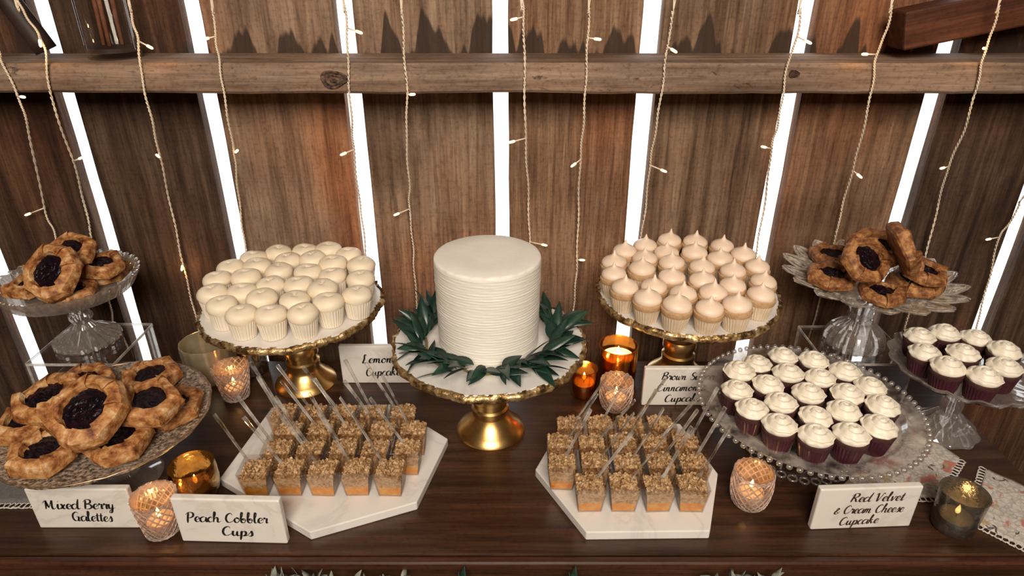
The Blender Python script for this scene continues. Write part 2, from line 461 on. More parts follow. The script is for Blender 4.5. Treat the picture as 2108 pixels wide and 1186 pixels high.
# ------------------------------------------------------------------ object materials
M['gold'] = nmat('brushed_gold', [(0.3, (0.62, 0.36, 0.11)), (0.7, (0.84, 0.56, 0.23))], 25, 0.30, 1.0, 0.05, 200)
M['goldleaf'] = nmat('gold_leaf', [(0.38, (0.10, 0.055, 0.022)), (0.5, (0.42, 0.26, 0.10)), (0.64, (0.85, 0.66, 0.38))], 75, 0.4, 0.75, 1.0, 110)
def marble(name, base=(0.80, 0.76, 0.71), vein=(0.68, 0.64, 0.60)):
    m, nt, p, N, L = mat_new(name)
    v = coords(nt)
    f = noise(nt, v, 6, 8, 0.55, 1.2)
    L.new(ramp(nt, f, [(0.36, base), (0.47, tuple(b * 0.95 for b in base)), (0.5, vein), (0.53, tuple(b * 0.96 for b in base)), (0.7, base)]), p.inputs['Base Color'])
    p.inputs['Roughness'].default_value = 0.3
    return m
M['marble'] = marble('marble')
M['cardmarble'] = marble('card_marble', (0.78, 0.73, 0.67), (0.66, 0.61, 0.55))
M['ink'] = nmat('black_ink', [(0.3, (0.012, 0.010, 0.009)), (0.7, (0.02, 0.016, 0.014))], 40, 0.5)
M['brownink'] = nmat('brown_ink', [(0.3, (0.05, 0.02, 0.014)), (0.7, (0.07, 0.03, 0.02))], 40, 0.5)
M['icing'] = nmat('white_buttercream', [(0.3, (0.80, 0.75, 0.66)), (0.7, (0.86, 0.81, 0.73))], 30, 0.55, sss=0.15, bstr=0.15, bscale=150)
M['lemonfrost'] = nmat('lemon_buttercream', [(0.3, (0.84, 0.71, 0.52)), (0.7, (0.90, 0.78, 0.60))], 40, 0.5, sss=0.15, bstr=0.1, bscale=160)
M['lemonliner'] = nmat('cream_paper', [(0.3, (0.78, 0.68, 0.53)), (0.7, (0.85, 0.76, 0.62))], 60, 0.75)
M['cinfrost'] = nmat('tan_buttercream', [(0.3, (0.84, 0.64, 0.48)), (0.7, (0.90, 0.72, 0.56))], 40, 0.45, sss=0.15)
M['cinliner'] = nmat('tan_paper', [(0.3, (0.62, 0.47, 0.31)), (0.7, (0.74, 0.59, 0.42))], 60, 0.75)
M['cincake'] = nmat('cinnamon_sponge', [(0.3, (0.45, 0.26, 0.12)), (0.7, (0.62, 0.40, 0.21))], 150, 0.85, bstr=0.6, bscale=400)
M['rvfrost'] = nmat('cream_cheese_frosting', [(0.3, (0.80, 0.72, 0.58)), (0.7, (0.87, 0.80, 0.67))], 40, 0.42, sss=0.12)
M['rvcake'] = nmat('dark_red_sponge', [(0.3, (0.03, 0.008, 0.007)), (0.7, (0.075, 0.02, 0.016))], 150, 0.9, bstr=0.6, bscale=400)
M['rvliner'] = nmat('maroon_paper', [(0.3, (0.035, 0.008, 0.013)), (0.7, (0.075, 0.014, 0.026))], 60, 0.33)
M['crust'] = nmat('baked_crust', [(0.34, (0.11, 0.03, 0.008)), (0.45, (0.32, 0.115, 0.030)), (0.56, (0.50, 0.245, 0.082)), (0.70, (0.72, 0.51, 0.30))], 70, 0.6, bstr=0.9, bscale=170, detail=10)
M['darkcrust'] = nmat('dark_baked_crust', [(0.32, (0.08, 0.024, 0.008)), (0.48, (0.26, 0.095, 0.028)), (0.66, (0.52, 0.26, 0.09))], 85, 0.6, bstr=0.9, bscale=170, detail=10)
M['berry'] = nmat('dark_berry_jam', [(0.4, (0.003, 0.002, 0.004)), (0.75, (0.018, 0.004, 0.008))], 120, 0.22, bstr=0.6, bscale=220, spec=0.35)
M['peach'] = nmat('peach_filling', [(0.3, (0.72, 0.22, 0.015)), (0.5, (0.84, 0.34, 0.04)), (0.7, (0.88, 0.50, 0.14))], 110, 0.35)
M['crumb'] = nmat('oat_crumble', [(0.32, (0.15, 0.065, 0.022)), (0.46, (0.40, 0.22, 0.09)), (0.58, (0.60, 0.39, 0.20)), (0.72, (0.78, 0.60, 0.39))], 150, 0.7, bstr=0.5, bscale=500)
M['plastic'] = thin_glass('clear_plastic', (0.98, 0.96, 0.94), 0.06, 0.5)
M['spoon'] = thin_glass('clear_spoon_plastic', (0.93, 0.91, 0.88), 0.12, 1.0, edge=0.6, film=0.15, film_col=(0.95, 0.9, 0.84))
M['acrylic'] = thin_glass('acrylic', (0.97, 0.96, 0.95), 0.03, 0.95)
M['acredge'] = thin_glass('acrylic_edge', (0.8, 0.78, 0.75), 0.1, 1.0, film=0.6, film_col=(0.72, 0.67, 0.6))
M['cutglass'] = cut_glass('cut_glass', 0.55)
M['pressed'] = cut_glass('pressed_glass', 0.4, (0.96, 0.93, 0.90))
M['petalglass'] = thin_glass('petal_glass', (0.95, 0.92, 0.89), 0.12, 1.0, film=0.22, film_col=(0.86, 0.77, 0.66), bscale=90, edge=0.5)
M['plateglass'] = thin_glass('plate_glass', (0.95, 0.92, 0.90), 0.07, 1.0, film=0.13, film_col=(0.86, 0.78, 0.70), edge=0.45)
M['hammered'] = thin_glass('hammered_glass', (0.7, 0.6, 0.5), 0.16, 0.9, film=0.72, film_col=(0.58, 0.43, 0.31), bscale=210, bstr=1.0, edge=0.5, film_dark=0.12)
M['diamond'] = thin_glass('pink_diamond_glass', (0.97, 0.86, 0.76), 0.08, 1.0, film=0.20, film_col=(0.70, 0.50, 0.38), bscale=30, bstr=0.2, edge=0.45)
M['ridge'] = thin_glass('pink_glass_ridge', (0.9, 0.75, 0.65), 0.15, 1.0, film=0.62, film_col=(0.86, 0.70, 0.60), edge=0.5)
M['mercury_gold'] = thin_glass('gold_mercury_glass', (0.9, 0.6, 0.25), 0.08, 0.9, film=0.75, film_col=(0.75, 0.50, 0.20), bscale=60, bstr=0.5, film_metal=1.0)
M['amber'] = thin_glass('amber_glass', (0.95, 0.5, 0.12), 0.06, 0.9, film=0.55, film_col=(0.80, 0.42, 0.09), bscale=25, bstr=0.4, film_metal=1.0)
M['champagne'] = thin_glass('champagne_metal_glass', (0.9, 0.8, 0.6), 0.1, 1.0, film=0.9, film_col=(0.82, 0.66, 0.42), bscale=12, bstr=0.3, film_metal=0.62)
M['silverglass'] = thin_glass('speckled_silver_glass', (0.9, 0.85, 0.78), 0.06, 1.0, film=0.5, film_col=(0.5, 0.42, 0.34), bscale=110, bstr=0.5, film_metal=1.0)
M['smoke'] = thin_glass('smoky_mercury_glass', (0.55, 0.53, 0.48), 0.08, 1.0, film=0.5, film_col=(0.30, 0.27, 0.22), bscale=90, bstr=0.4, film_metal=0.7)
M['wax'] = nmat('ivory_wax', [(0.3, (0.80, 0.70, 0.55)), (0.7, (0.88, 0.80, 0.66))], 20, 0.5, sss=0.3)
M['flame'] = emat('candle_flame', (1.0, 0.62, 0.22), 14)
M['bulb'] = emat('warm_bulb', (1.0, 0.66, 0.36), 2.6)
M['wire'] = nmat('white_wire', [(0.3, (0.80, 0.66, 0.50)), (0.7, (0.88, 0.75, 0.60))], 80, 0.5)
M['leaf'] = nmat('leaf_green', [(0.3, (0.006, 0.022, 0.015)), (0.55, (0.014, 0.042, 0.027)), (0.75, (0.045, 0.085, 0.05))], 35, 0.33, bstr=0.2, bscale=60)
M['leafpale'] = nmat('pale_leaf', [(0.3, (0.10, 0.115, 0.095)), (0.7, (0.30, 0.30, 0.26))], 60, 0.6)
M['stem'] = nmat('stem', [(0.3, (0.12, 0.10, 0.03)), (0.7, (0.28, 0.22, 0.08))], 60, 0.6)
M['lace'] = nmat('lace', [(0.3, (0.50, 0.46, 0.41)), (0.7, (0.68, 0.64, 0.58))], 150, 0.85, bstr=0.6, bscale=300)

# ------------------------------------------------------------------ marble cake stands with gold pedestals
def marble_stand(label, base, R, h, foot=0.052, seed=1):
    r_ = random.Random(seed)
    t = thing('cake_stand', label, 'cake stand', (base[0], base[1], T))
    ped = [(0.0, 0), (foot, 0), (foot + 0.001, 0.004), (foot - 0.001, 0.008), (foot * 0.86, 0.014), (foot * 0.70, 0.022), (foot * 0.58, 0.030), (0.0275, 0.036),
           (0.0285, 0.040), (0.0285, 0.048), (0.0255, 0.051), (0.0250, 0.060), (0.0285, 0.063), (0.0285, 0.072), (0.0255, 0.078), (0.0275, 0.086), (0.029, h - 0.022), (0.034, h - 0.0135), (0, h - 0.0135)]
    ob('pedestal', lathe_mesh('pedestal', ped, 56), M['gold'], t)
    n = 190
    ph = [r_.uniform(0, 6.28) for _ in range(8)]
    wob = [1 + 0.006 * sin(7 * 2 * pi * j / n + ph[0]) + 0.006 * sin(13 * 2 * pi * j / n + ph[1]) + 0.005 * sin(23 * 2 * pi * j / n + ph[2]) + r_.uniform(-.005, .005) for j in range(n)]
    top = [(0, h - 0.0134), (R * .9, h - 0.0134), (R - 0.007, h - 0.010), (R - 0.004, h - 0.001), (R - 0.005, h), (0, h)]
    def mod(a, i, j, r, z): return (r * (wob[j] if r > R * .95 else 1), z)
    ob('marble_plate', lathe_mesh('marble_plate', top, n, mod, ang=30), M['marble'], t)
    rim = [(R * 0.9, h - 0.0135), (R - 0.008, h - 0.0145), (R - 0.001, h - 0.011), (R + 0.001, h - 0.005), (R - 0.001, h - 0.0005), (R - 0.0055, h + 0.0006)]
    nz = [[r_.uniform(-1, 1) for _ in range(n)] for _ in rim]
    def mod2(a, i, j, r, z):
        k = 0.0026 * nz[i][j] if i > 0 else 0
        return (r * wob[j] + k, z + k * .6)
    ob('gold_rim', new_mesh('gold_rim', *lathe(rim, n, mod2, caps=False)), M['goldleaf'], t)
    return t
CAKE = (-0.034, 0.835)
HC = 0.167
marble_stand('round marble stand on gold pedestal under the white tiered cake', CAKE, 0.142, HC, 0.0525, 1)
LEM = (-0.362, 0.965); HL = 0.160
marble_stand('gold-edged marble stand crowded with cream lemon cupcakes', LEM, 0.1465, HL, 0.0515, 2)
CIN = (0.292, 0.986); HN = 0.170
marble_stand('gold-edged marble stand holding peaked cinnamon cupcakes', CIN, 0.150, HN, 0.0515, 3)

# ------------------------------------------------------------------ cake
def cake_mod(a, i, j, r, z): return (r * (1 + 0.0015 * sin(9 * a + i) + 0.001 * sin(23 * a + 2 * i)), z)
CR, CH = 0.0745, 0.137
prof = [(0, 0), (CR * .965, 0)]
nr = 132
rk = random.Random(2); amp_ = .0004
for i in range(nr + 1):
    z = 0.002 + (CH - 0.006) * i / nr
    k = i % 4
    if k == 0: amp_ = rk.uniform(.0000, .00045)
    prof.append((CR * (.965 + .035 * i / nr) + (amp_ if k in (1, 2) else -0.0001), z))
prof += [(CR - 0.001, CH - 0.0012), (CR - 0.004, CH), (CR * .6, CH - 0.0006), (0.02, CH - 0.0002), (0, CH)]
tag(ob('cake', lathe_mesh('cake', prof, 96, cake_mod, ang=50), M['icing'], loc=(CAKE[0], CAKE[1], T + HC + 0.0003)), 'tall white buttercream cake with fine horizontal ridges', 'cake')

def leaf_mesh(L_, W_, bend, seed):
    r_ = random.Random(seed)
    vs, fs = [], []
    n = 8
    tw = r_.uniform(-.5, .5)
    for i in range(n + 1):
        t = i / n
        w_ = W_ * (sin(pi * t ** 0.8) ** 0.9) * (1 - 0.25 * t) + 0.0003
        y = L_ * t; z = -bend * L_ * t * t
        a = tw * t
        for s in (-1, 0, 1):
            vs.append((s * w_ * cos(a), y, z + s * w_ * sin(a) + (0.22 * w_ if s else 0)))
    for i in range(n):
        for s in range(2):
            a = i * 3 + s
            fs.append((a, a + 1, a + 4, a + 3))
    m_ = len(vs)
    vs += [(x, y, z - 0.0005) for x, y, z in vs]
    fs += [tuple(m_ + q for q in reversed(f)) for f in fs[:2 * n]]
    for i in range(n):
        fs.append((i * 3, i * 3 + 3, m_ + i * 3 + 3, m_ + i * 3)); fs.append((i * 3 + 2, m_ + i * 3 + 2, m_ + i * 3 + 5, i * 3 + 5))
    me = new_mesh('leaf', vs, fs)
    me.materials.append(M['leaf'])
    return me
LEAVES = [leaf_mesh(rnd.uniform(.038, .056), rnd.uniform(.0075, .0115), rnd.uniform(.05, .35), k) for k in range(6)]
g = thing('leaf_garland', 'dark green leafy garland curled around the base of the white cake', 'garland', (CAKE[0], CAKE[1], T + HC))
r_ = random.Random(11)
a0, a1 = radians(150), radians(385)
pts = []
for i in range(40):
    a = a0 + (a1 - a0) * i / 39
    rr = 0.096 + 0.005 * sin(i * 0.7) + (0.012 * max(0, (i - 30) / 9))
    pts.append((rr * cos(a), rr * sin(a), 0.006 + 0.003 * sin(i * 1.3)))
ob('stem', new_mesh('stem', *tube(pts, 0.0018, 6)), M['stem'], g)
for i in range(96):
    t = (i + r_.random()) / 96
    # thinner at the front middle, fuller at both sides
    a = a0 + (a1 - a0) * t
    front = abs(a - radians(268)) < radians(9)
    if front and r_.random() < .35: continue
    rr = 0.093 + r_.uniform(-.004, .012)
    side = 1 if a > radians(270) else -1
    # leaves run along the stem, away from the front middle
    yaw = a + (pi / 2) * side - pi / 2 + r_.uniform(-1.0, 1.0) * 0.95
    if r_.random() < .38: yaw = a - pi / 2 + r_.uniform(-.6, .6)
    tilt = r_.uniform(-.1, .75)
    if abs(t - .02) < .1 or t > .8: tilt = r_.uniform(.15, 1.05)
    o = ob('leaf', r_.choice(LEAVES), None, g, (rr * cos(a), rr * sin(a), 0.007 + r_.uniform(0, .012)), (0, 0, 0))
    o.rotation_euler = (Euler((tilt, r_.uniform(-.6, .6), 0)).to_matrix().to_4x4()).to_euler()
    o.rotation_euler = (Matrix.Rotation(yaw, 4, 'Z') @ Matrix.Rotation(tilt, 4, 'X') @ Matrix.Rotation(r_.uniform(-.7, .7), 4, 'Y')).to_euler()
    # keep the tip out of the cake
    tip = o.rotation_euler.to_matrix() @ Vector((0, 0.045, 0))
    e = Vector(o.location) + tip
    if Vector((e.x, e.y)).length < CR + 0.006:
        o.rotation_euler.z += pi * 0.5 * side * -1 * 0 + (0.9 if side > 0 else -0.9) * -1
        tip = o.rotation_euler.to_matrix() @ Vector((0, 0.045, 0)); e = Vector(o.location) + tip
        if Vector((e.x, e.y)).length < CR + 0.006: o.rotation_euler.z = a - pi / 2
    mt = o.rotation_euler.to_matrix()
    lo_ = min((mt @ v.co).z for v in o.data.vertices)
    o.location.z = max(o.location.z, .0030 - lo_)

# ------------------------------------------------------------------ cupcakes
def liner_mesh(name, r0, r1, h, mat, n=30):
    def mod(a, i, j, r, z): return (r * (1.0 if j % 2 else 0.955), z)
    vs, fs = lathe([(r0 * .3, 0.0), (r0, 0), (r0 + (r1 - r0) * .5, h * .5), (r1, h), (r1 * 0.96, h), (r1 * .9, h * .8)], n * 2, lambda a, i, j, r, z: mod(a, i, j, r, z) if 0 < i else (r, z))
    me = new_mesh(name, vs, fs, False); me.materials.append(mat); return me
def spread(pixels, h, centre, rmax, dmin, it=60):
    P = [on_z(x, y, h) for x, y in pixels]
    P = [Vector((p.x, p.y)) for p in P]
    c = Vector(centre)
    for _ in range(it):
        for i in range(len(P)):
            for j in range(i):
                d = P[i] - P[j]; l = d.length
                if l < dmin:
                    k = d / max(l, 1e-5) * (dmin - l) * .5
                    P[i] += k; P[j] -= k
        for i in range(len(P)):
            d = P[i] - c
            if d.length > rmax: P[i] = c + d / d.length * rmax
    return P
def zz(lst, ox, oy, s): return [(ox + x * s, oy + y * s) for x, y in lst]

rr_ = random.Random(3)
def cupcake_batch(name, label, group, P, z, build, jitter=0.06):
    proto = None
    for i, p in enumerate(P):
        if proto is None:
            proto = thing(name, label, 'cupcake', group=group); build(proto); o = proto
        else:
            o = copy_tree(proto)
        o.location = (p.x, p.y, z)
        s = rr_.uniform(.97, 1.03)
        o.scale = (s, s, s * rr_.uniform(.96, 1.05))
        o.rotation_euler = (rr_.uniform(-jitter, jitter), rr_.uniform(-jitter, jitter), rr_.uniform(0, 6.28))
        o.location.z += 0.0215 * s * max(abs(o.rotation_euler.x), abs(o.rotation_euler.y)) * .9

lemon_px = zz([(695, 185), (880, 170), (1055, 170), (1190, 212), (525, 228), (770, 240), (945, 238), (1080, 275), (1260, 285), (370, 290), (570, 290), (705, 325), (900, 330), (1075, 362), (1255, 370),
               (295, 380), (485, 380), (650, 415), (845, 415), (1005, 455), (255, 475), (455, 465), (585, 512), (810, 515), (1065, 525), (1205, 490), (315, 550), (455, 612), (640, 615), (865, 608)], 360, 460, .3036)
def build_lemon(t):
    ob('liner', liner_mesh('liner', .0175, .0225, .030, M['lemonliner']), None, t)
    def mod(a, i, j, r, z): return (r * (1 + .015 * sin(3 * a + i * 1.1)), z + .0008 * sin(2 * a + i))
    ob('frosting', lathe_mesh('frosting', [(.0215, .0285), (.0228, .031), (.0236, .0345), (.0232, .0385), (.0212, .0425), (.0175, .0455), (.012, .0475), (.007, .048), (.0032, .0468), (0, .0455)], 40, mod), M['lemonfrost'], t)
cupcake_batch('lemon_cupcake', 'cream lemon cupcake with smooth dimpled frosting in pale pleated paper', 'lemon cupcakes on the marble stand',
              spread(lemon_px, HL + .038, LEM, .129, .0445), T + HL + .0006, build_lemon, .05)

cin_px = zz([(385, 135), (525, 108), (680, 115), (845, 140), (975, 195), (255, 170), (510, 175), (685, 185), (840, 215), (195, 235), (385, 215), (550, 250), (1060, 265), (725, 270), (920, 295), (195, 310), (360, 290),
             (540, 325), (735, 345), (1095, 350), (915, 375), (240, 395), (430, 390), (615, 430), (795, 425), (1085, 435), (395, 465), (555, 515), (770, 515), (945, 505)], 1200, 460, .337)
def build_cin(t):
    ob('liner', liner_mesh('liner', .0165, .0225, .028, M['cinliner']), None, t)
    ob('sponge', lathe_mesh('sponge', [(.0215, .024), (.0232, .0285), (.0228, .032), (.018, .0345), (0, .036)], 32), M['cincake'], t)
    def mod(a, i, j, r, z): return (r * (1 + .018 * sin(2 * a + i * .9)), z)
    ob('frosting', lathe_mesh('frosting', [(.0185, .0318), (.0205, .0335), (.0212, .0365), (.0200, .0405), (.0165, .0442), (.0115, .0470), (.0070, .0492), (.0040, .0515), (.0024, .0545), (.0012, .0580), (0, .0600)], 40, mod), M['cinfrost'], t)
cupcake_batch('cinnamon_cupcake', 'tan cinnamon cupcake with frosting drawn up to a point', 'cinnamon cupcakes on the marble stand',
              spread(cin_px, HN + .038, CIN, .131, .0445), T + HN + .0006, build_cin, .05)

def swirl_mesh():
    R, n, k = .0228, 64, 40
    vs, fs = [], []
    for i in range(k + 1):
        t = i / k
        for j in range(n):
            a = 2 * pi * j / n
            rr = R * t * (1 + .045 * t ** 3 * cos(9 * a))
            ph = a - 2 * pi * 2.6 * t
            z = .0485 - .0125 * t ** 1.7 + .0050 * (abs(sin(ph / 2)) ** .65 - .6) * min(1, t * 3.5) * (1 - .2 * t) + .0004 * t * cos(9 * a + 2)
            vs.append((rr * cos(a), rr * sin(a), z))
    for j in range(n):
        a = 2 * pi * j / n
        vs.append((R * .88 * cos(a), R * .88 * sin(a), .0312))
    for i in range(k + 1):
        for j in range(n):
            j2 = (j + 1) % n
            fs.append((i * n + j, (i + 1) * n + j, (i + 1) * n + j2, i * n + j2))
    return new_mesh('frosting', vs, fs)
def build_rv(t):
    ob('liner', liner_mesh('liner', .0165, .0222, .028, M['rvliner']), None, t)
    ob('sponge', lathe_mesh('sponge', [(.021, .024), (.0226, .0285), (.0222, .031), (.017, .0335), (0, .035)], 32), M['rvcake'], t)
    ob('frosting', swirl_mesh(), M['rvfrost'], t)

# ------------------------------------------------------------------ risers
def riser(label, x0, x1, y0, y1, h):
    t = thing('acrylic_riser', label, 'riser', ((x0 + x1) / 2, (y0 + y1) / 2, T))
    sx, sy = x1 - x0, y1 - y0
    th = .004
    ob('top_sheet', bevel_box('top_sheet', sx, sy, th, 0), M['acrylic'], t, (0, 0, h - th))
    ob('side_sheet', bevel_box('side_sheet', th, sy, h - th, 0), M['acrylic'], t, (-sx / 2 + th / 2, 0, 0))
    ob('side_sheet', bevel_box('side_sheet', th, sy, h - th, 0), M['acrylic'], t, (sx / 2 - th / 2, 0, 0))
    for s in (-1, 1):
        ob('polished_edge', bevel_box('polished_edge', sx, .0016, th, 0), M['acredge'], t, (0, s * (sy / 2 + .0008), h - th))
        ob('polished_edge', bevel_box('polished_edge', .0016, sy, th, 0), M['acredge'], t, (s * (sx / 2 + .0008), 0, h - th))
    for a in (-1, 1):
        for b in (-1, 1):
            ob('polished_edge', bevel_box('polished_edge', th, .0016, h - th, 0), M['acredge'], t, (a * (sx / 2 - th / 2), b * (sy / 2 + .0008), 0))
RL, RR = .103, .078
riser('clear acrylic riser under the cut glass dish of galettes', -.759, -.623, .869, .993, RL)
riser('clear acrylic riser under the petal-edged glass stand', .514, .656, .907, 1.028, RR)

# ------------------------------------------------------------------ cut glass dish on pedestal
STAND = {}
CG = (-.700, .938); HG = RL + .104; GR = .100
t = STAND['cut'] = thing('glass_cake_stand', 'cut glass pedestal dish with notched upright rim on the acrylic riser', 'cake stand', (CG[0], CG[1], T + RL))
h = HG - RL
n = 96
def ribs(a, i, j, r, z): return (r * (1 + (.035 if j % 4 < 2 else -.03) * (1 if r > .012 else 0)), z)
ob('foot', lathe_mesh('foot', [(0, 0.0), (.046, 0), (.049, .003), (.0485, .009), (.044, .012), (.030, .020), (.018, .028), (.0125, .036)], n, ribs, ang=20), M['cutglass'], t)
ob('stem', lathe_mesh('stem', [(.0125, .036), (.017, .044), (.0165, .050), (.0135, .055), (.018, .066), (.026, .078), (.036, h - .016)], 48, lambda a, i, j, r, z: (r * (1 + (.05 if j % 4 < 2 else -.03)), z), ang=20), M['cutglass'], t)
def rimmod(a, i, j, r, z):
    k = 1 if r > GR * .93 else 0
    return (r + k * (.0022 if j % 4 < 2 else -.0012), z + (.0016 if (j % 4 < 2 and i in (3, 4)) else 0))
ob('dish', lathe_mesh('dish', [(0, h - .012), (.036, h - .016), (GR * .90, h - .009), (GR - .002, h + .006), (GR + .001, h + .014), (GR - .002, h + .0145), (GR - .006, h + .006), (GR * .88, h - .004), (0, h - .006)], 144, rimmod, ang=20), M['cutglass'], t)

# ------------------------------------------------------------------ petal stand
PG = (.584, .970); HP = RR + .121
t = STAND['petal'] = thing('glass_cake_stand', 'glass stand with a rim of pointed petals on the acrylic riser', 'cake stand', (PG[0], PG[1], T + RR))
h = HP - RR
ob('foot', lathe_mesh('foot', [(0, 0), (.044, 0), (.047, .006), (.046, .018), (.040, .030), (.028, .040), (.018, .046), (.0165, .050)], 64, lambda a, i, j, r, z: (r * (1 + (.04 if j % 4 < 2 else -.03)), z), ang=20), M['cutglass'], t)
ob('stem', lathe_mesh('stem', [(.0165, .050), (.020, .056), (.0175, .062), (.022, .085), (.034, h - .012), (.045, h - .007)], 48, lambda a, i, j, r, z: (r * (1 + (.05 if j % 6 < 3 else -.03)), z), ang=20), M['cutglass'], t)
ob('dish', lathe_mesh('dish', [(0, h - .008), (.045, h - .007), (.088, h - .003), (.090, h - .001), (.088, h + .0005), (.045, h - .003), (0, h - .003)], 72), M['petalglass'], t)
def petal_mesh():
    vs, fs = [], []
    L_, W_, n, m = .058, .0232, 14, 10
    for i in range(n + 1):
        tt = i / n
        wd = W_ * (sin(pi * min(1, .18 + tt * .82)) ** .6 if tt < 1 else 0.02) * (1 - .15 * tt)
        for j in range(m + 1):
            s = -1 + 2 * j / m
            z = .004 * tt + .010 * tt * tt + (.0016 if j % 2 else -.0008) * (1 - tt * .4) + (.0022 if abs(s) > .99 else 0)
            vs.append((L_ * tt, s * wd, z))
    for i in range(n):
        for j in range(m):
            a = i * (m + 1) + j
            fs.append((a, a + m + 1, a + m + 2, a + 1))
    top_ = list(vs)
    q = len(vs); vs += [(x, y, z - .002) for x, y, z in vs]
    fs += [tuple(q + k for k in reversed(f)) for f in list(fs)]
    edge_ = [top_[i * (m + 1)] for i in range(3, n + 1)] + [top_[i * (m + 1) + m] for i in range(n, 2, -1)]
    inn = [(x * .93, y * .62, z + .0008) for x, y, z in edge_]
    vs, fs = join([(vs, fs), tube(edge_, .0015, 5), tube(inn, .0010, 5), tube([(.02, 0, .004), (.05, 0, .0125)], .001, 5)])
    me = new_mesh('petal', vs, fs, False); me.materials.append(M['petalglass']); return me
pm = petal_mesh()
NP = 17
for k in range(NP):
    a = 2 * pi * k / NP
    ob('petal', pm, None, t, (.080 * cos(a), .080 * sin(a), h - .003 + (.0012 if k % 2 else 0)), (0, 0, a))

# ------------------------------------------------------------------ hammered platter on a foot
BP = (-.559, .730); HB = .108; BR = .136
t = STAND['platter'] = thing('glass_cake_stand', 'hammered bronze glass platter on a low clear foot with berry galettes', 'cake stand', (BP[0], BP[1], T))
ob('foot', lathe_mesh('foot', [(0, .002), (.050, 0), (.052, .002), (.047, .006), (.024, .013), (.013, .030), (.012, .070), (.020, .092), (.036, HB - .0095), (.0, HB - .0095)], 48), M['cutglass'], t)
def wav(a, i, j, r, z): return (r * (1 + (.004 * sin(14 * a) if r > .12 else 0)), z + (.0009 * sin(19 * a + i) if r > .1 else 0))
ob('platter', lathe_mesh('platter', [(0, HB - .009), (.05, HB - .009), (BR * .8, HB - .007), (BR, HB - .002), (BR + .001, HB + .001), (BR * .98, HB + .0012), (BR * .8, HB - .003), (.05, HB - .005), (0, HB - .005)], 120, wav), M['hammered'], t)
r_ = random.Random(8)
rimv = []
for k in range(2):
    pts = [((BR - .0005 + r_.uniform(-.0008, .0008)) * cos(2 * pi * j / 120), (BR - .0005 + r_.uniform(-.0008, .0008)) * sin(2 * pi * j / 120), HB + .0006 + r_.uniform(-.0006, .0006)) for j in range(121)]
ob('bronze_rim', new_mesh('bronze_rim', *tube(pts, .0016, 5, False)), nmat('bronze_edge', [(.3, (.30, .18, .11)), (.7, (.62, .44, .30))], 120, .35, .8), t)

# ------------------------------------------------------------------ beaded glass stand
BD = (.433, .787); HD = .086; DR = .155
t = thing('glass_cake_stand', 'clear glass pedestal plate edged with glass beads, full of red velvet cupcakes', 'cake stand', (BD[0], BD[1], T))
ob('foot', lathe_mesh('foot', [(0, .004), (.060, .003), (.0645, .004), (.0645, .006), (.05, .010), (.03, .018), (.016, .030), (.014, .050), (.022, .066), (.040, HD - .012), (.055, HD - .0085)], 56), M['acrylic'], t)
ob('plate', lathe_mesh('plate', [(0, HD - .009), (.055, HD - .0085), (DR * .80, HD - .007), (DR * .83, HD - .001), (DR * .97, HD + .001), (DR * .975, HD + .003), (DR * .83, HD + .002), (DR * .79, HD - .004), (.055, HD - .005), (0, HD - .005)], 96), M['plateglass'], t)
bd = lathe_mesh('bead', [(.0042 * max(0.0, sin(pi * k / 6)), -.0040 * cos(pi * k / 6)) for k in range(7)], 10)
bd.materials.append(M['pressed'])
for k in range(78):
    a = 2 * pi * k / 78
    ob('bead', bd, None, t, (DR * cos(a), DR * sin(a), HD + .0022), (0, 0, a))
ring = []
vs, fs = lathe([(.0062 + .0017 * cos(2 * pi * k / 6), .0017 * sin(2 * pi * k / 6)) for k in range(6)], 12, closed=True)
lp = new_mesh('bead_loop', vs, fs); lp.materials.append(M['pressed'])
for k in range(28):
    a = 2 * pi * k / 28
    ob('bead_loop', lp, None, t, (.0705 * cos(a), .0705 * sin(a), .0030), (0, 0, a))
rv_px = zz([(670, 145), (505, 185), (855, 165), (380, 245), (705, 255), (1080, 245), (370, 350), (570, 320), (915, 280), (1220, 335), (1080, 380), (830, 385), (480, 475), (665, 445), (1305, 455), (870, 520), (1065, 490),
            (645, 595), (875, 650), (1105, 645), (1280, 595)], 1400, 680, .3204)
cupcake_batch('red_velvet_cupcake', 'red velvet cupcake with cream swirl on the large beaded plate', 'red velvet cupcakes on the beaded plate',
              spread(rv_px, HD + .040, BD, .118, .0445), T + HD - .0035, build_rv, .04)

# ------------------------------------------------------------------ scalloped glass stand
SG = (.682, .835); HS = .113; SR = .102
t = thing('glass_cake_stand', 'small scalloped glass pedestal bowl beside the beaded cupcake plate', 'cake stand', (SG[0], SG[1], T))
ob('foot', lathe_mesh('foot', [(0, .003), (.044, 0), (.049, .002), (.049, .006), (.042, .014), (.026, .026), (.014, .040), (.016, .052), (.013, .062), (.020, .080), (.040, HS - .010)], 60, lambda a, i, j, r, z: (r * (1 + .04 * cos(10 * a)), z), ang=25), M['cutglass'], t)
ob('dish', lathe_mesh('dish', [(0, HS - .009), (.040, HS - .010), (SR * .78, HS - .006), (SR * .97, HS + .006), (SR, HS + .011), (SR * .985, HS + .0125), (SR * .93, HS + .007), (SR * .76, HS - .001), (.04, HS - .005), (0, HS - .005)], 120,
               lambda a, i, j, r, z: (r * (1 + (.06 * abs(sin(8 * a)) if r > .09 else 0)), z + (.002 * abs(sin(9 * a)) if r > .09 else 0)), ang=30), M['cutglass'], t)
sv_px = zz([(855, 655), (985, 645), (1165, 665), (1320, 740), (885, 750), (1095, 750), (1015, 840), (1200, 885), (1325, 830)], 1580, 440, .371)
cupcake_batch('red_velvet_cupcake', 'red velvet cupcake with cream swirl on the small scalloped stand', 'red velvet cupcakes on the scalloped stand',
              spread(sv_px, HS + .040, SG, .074, .0425), T + HS - .0025, build_rv, .03)

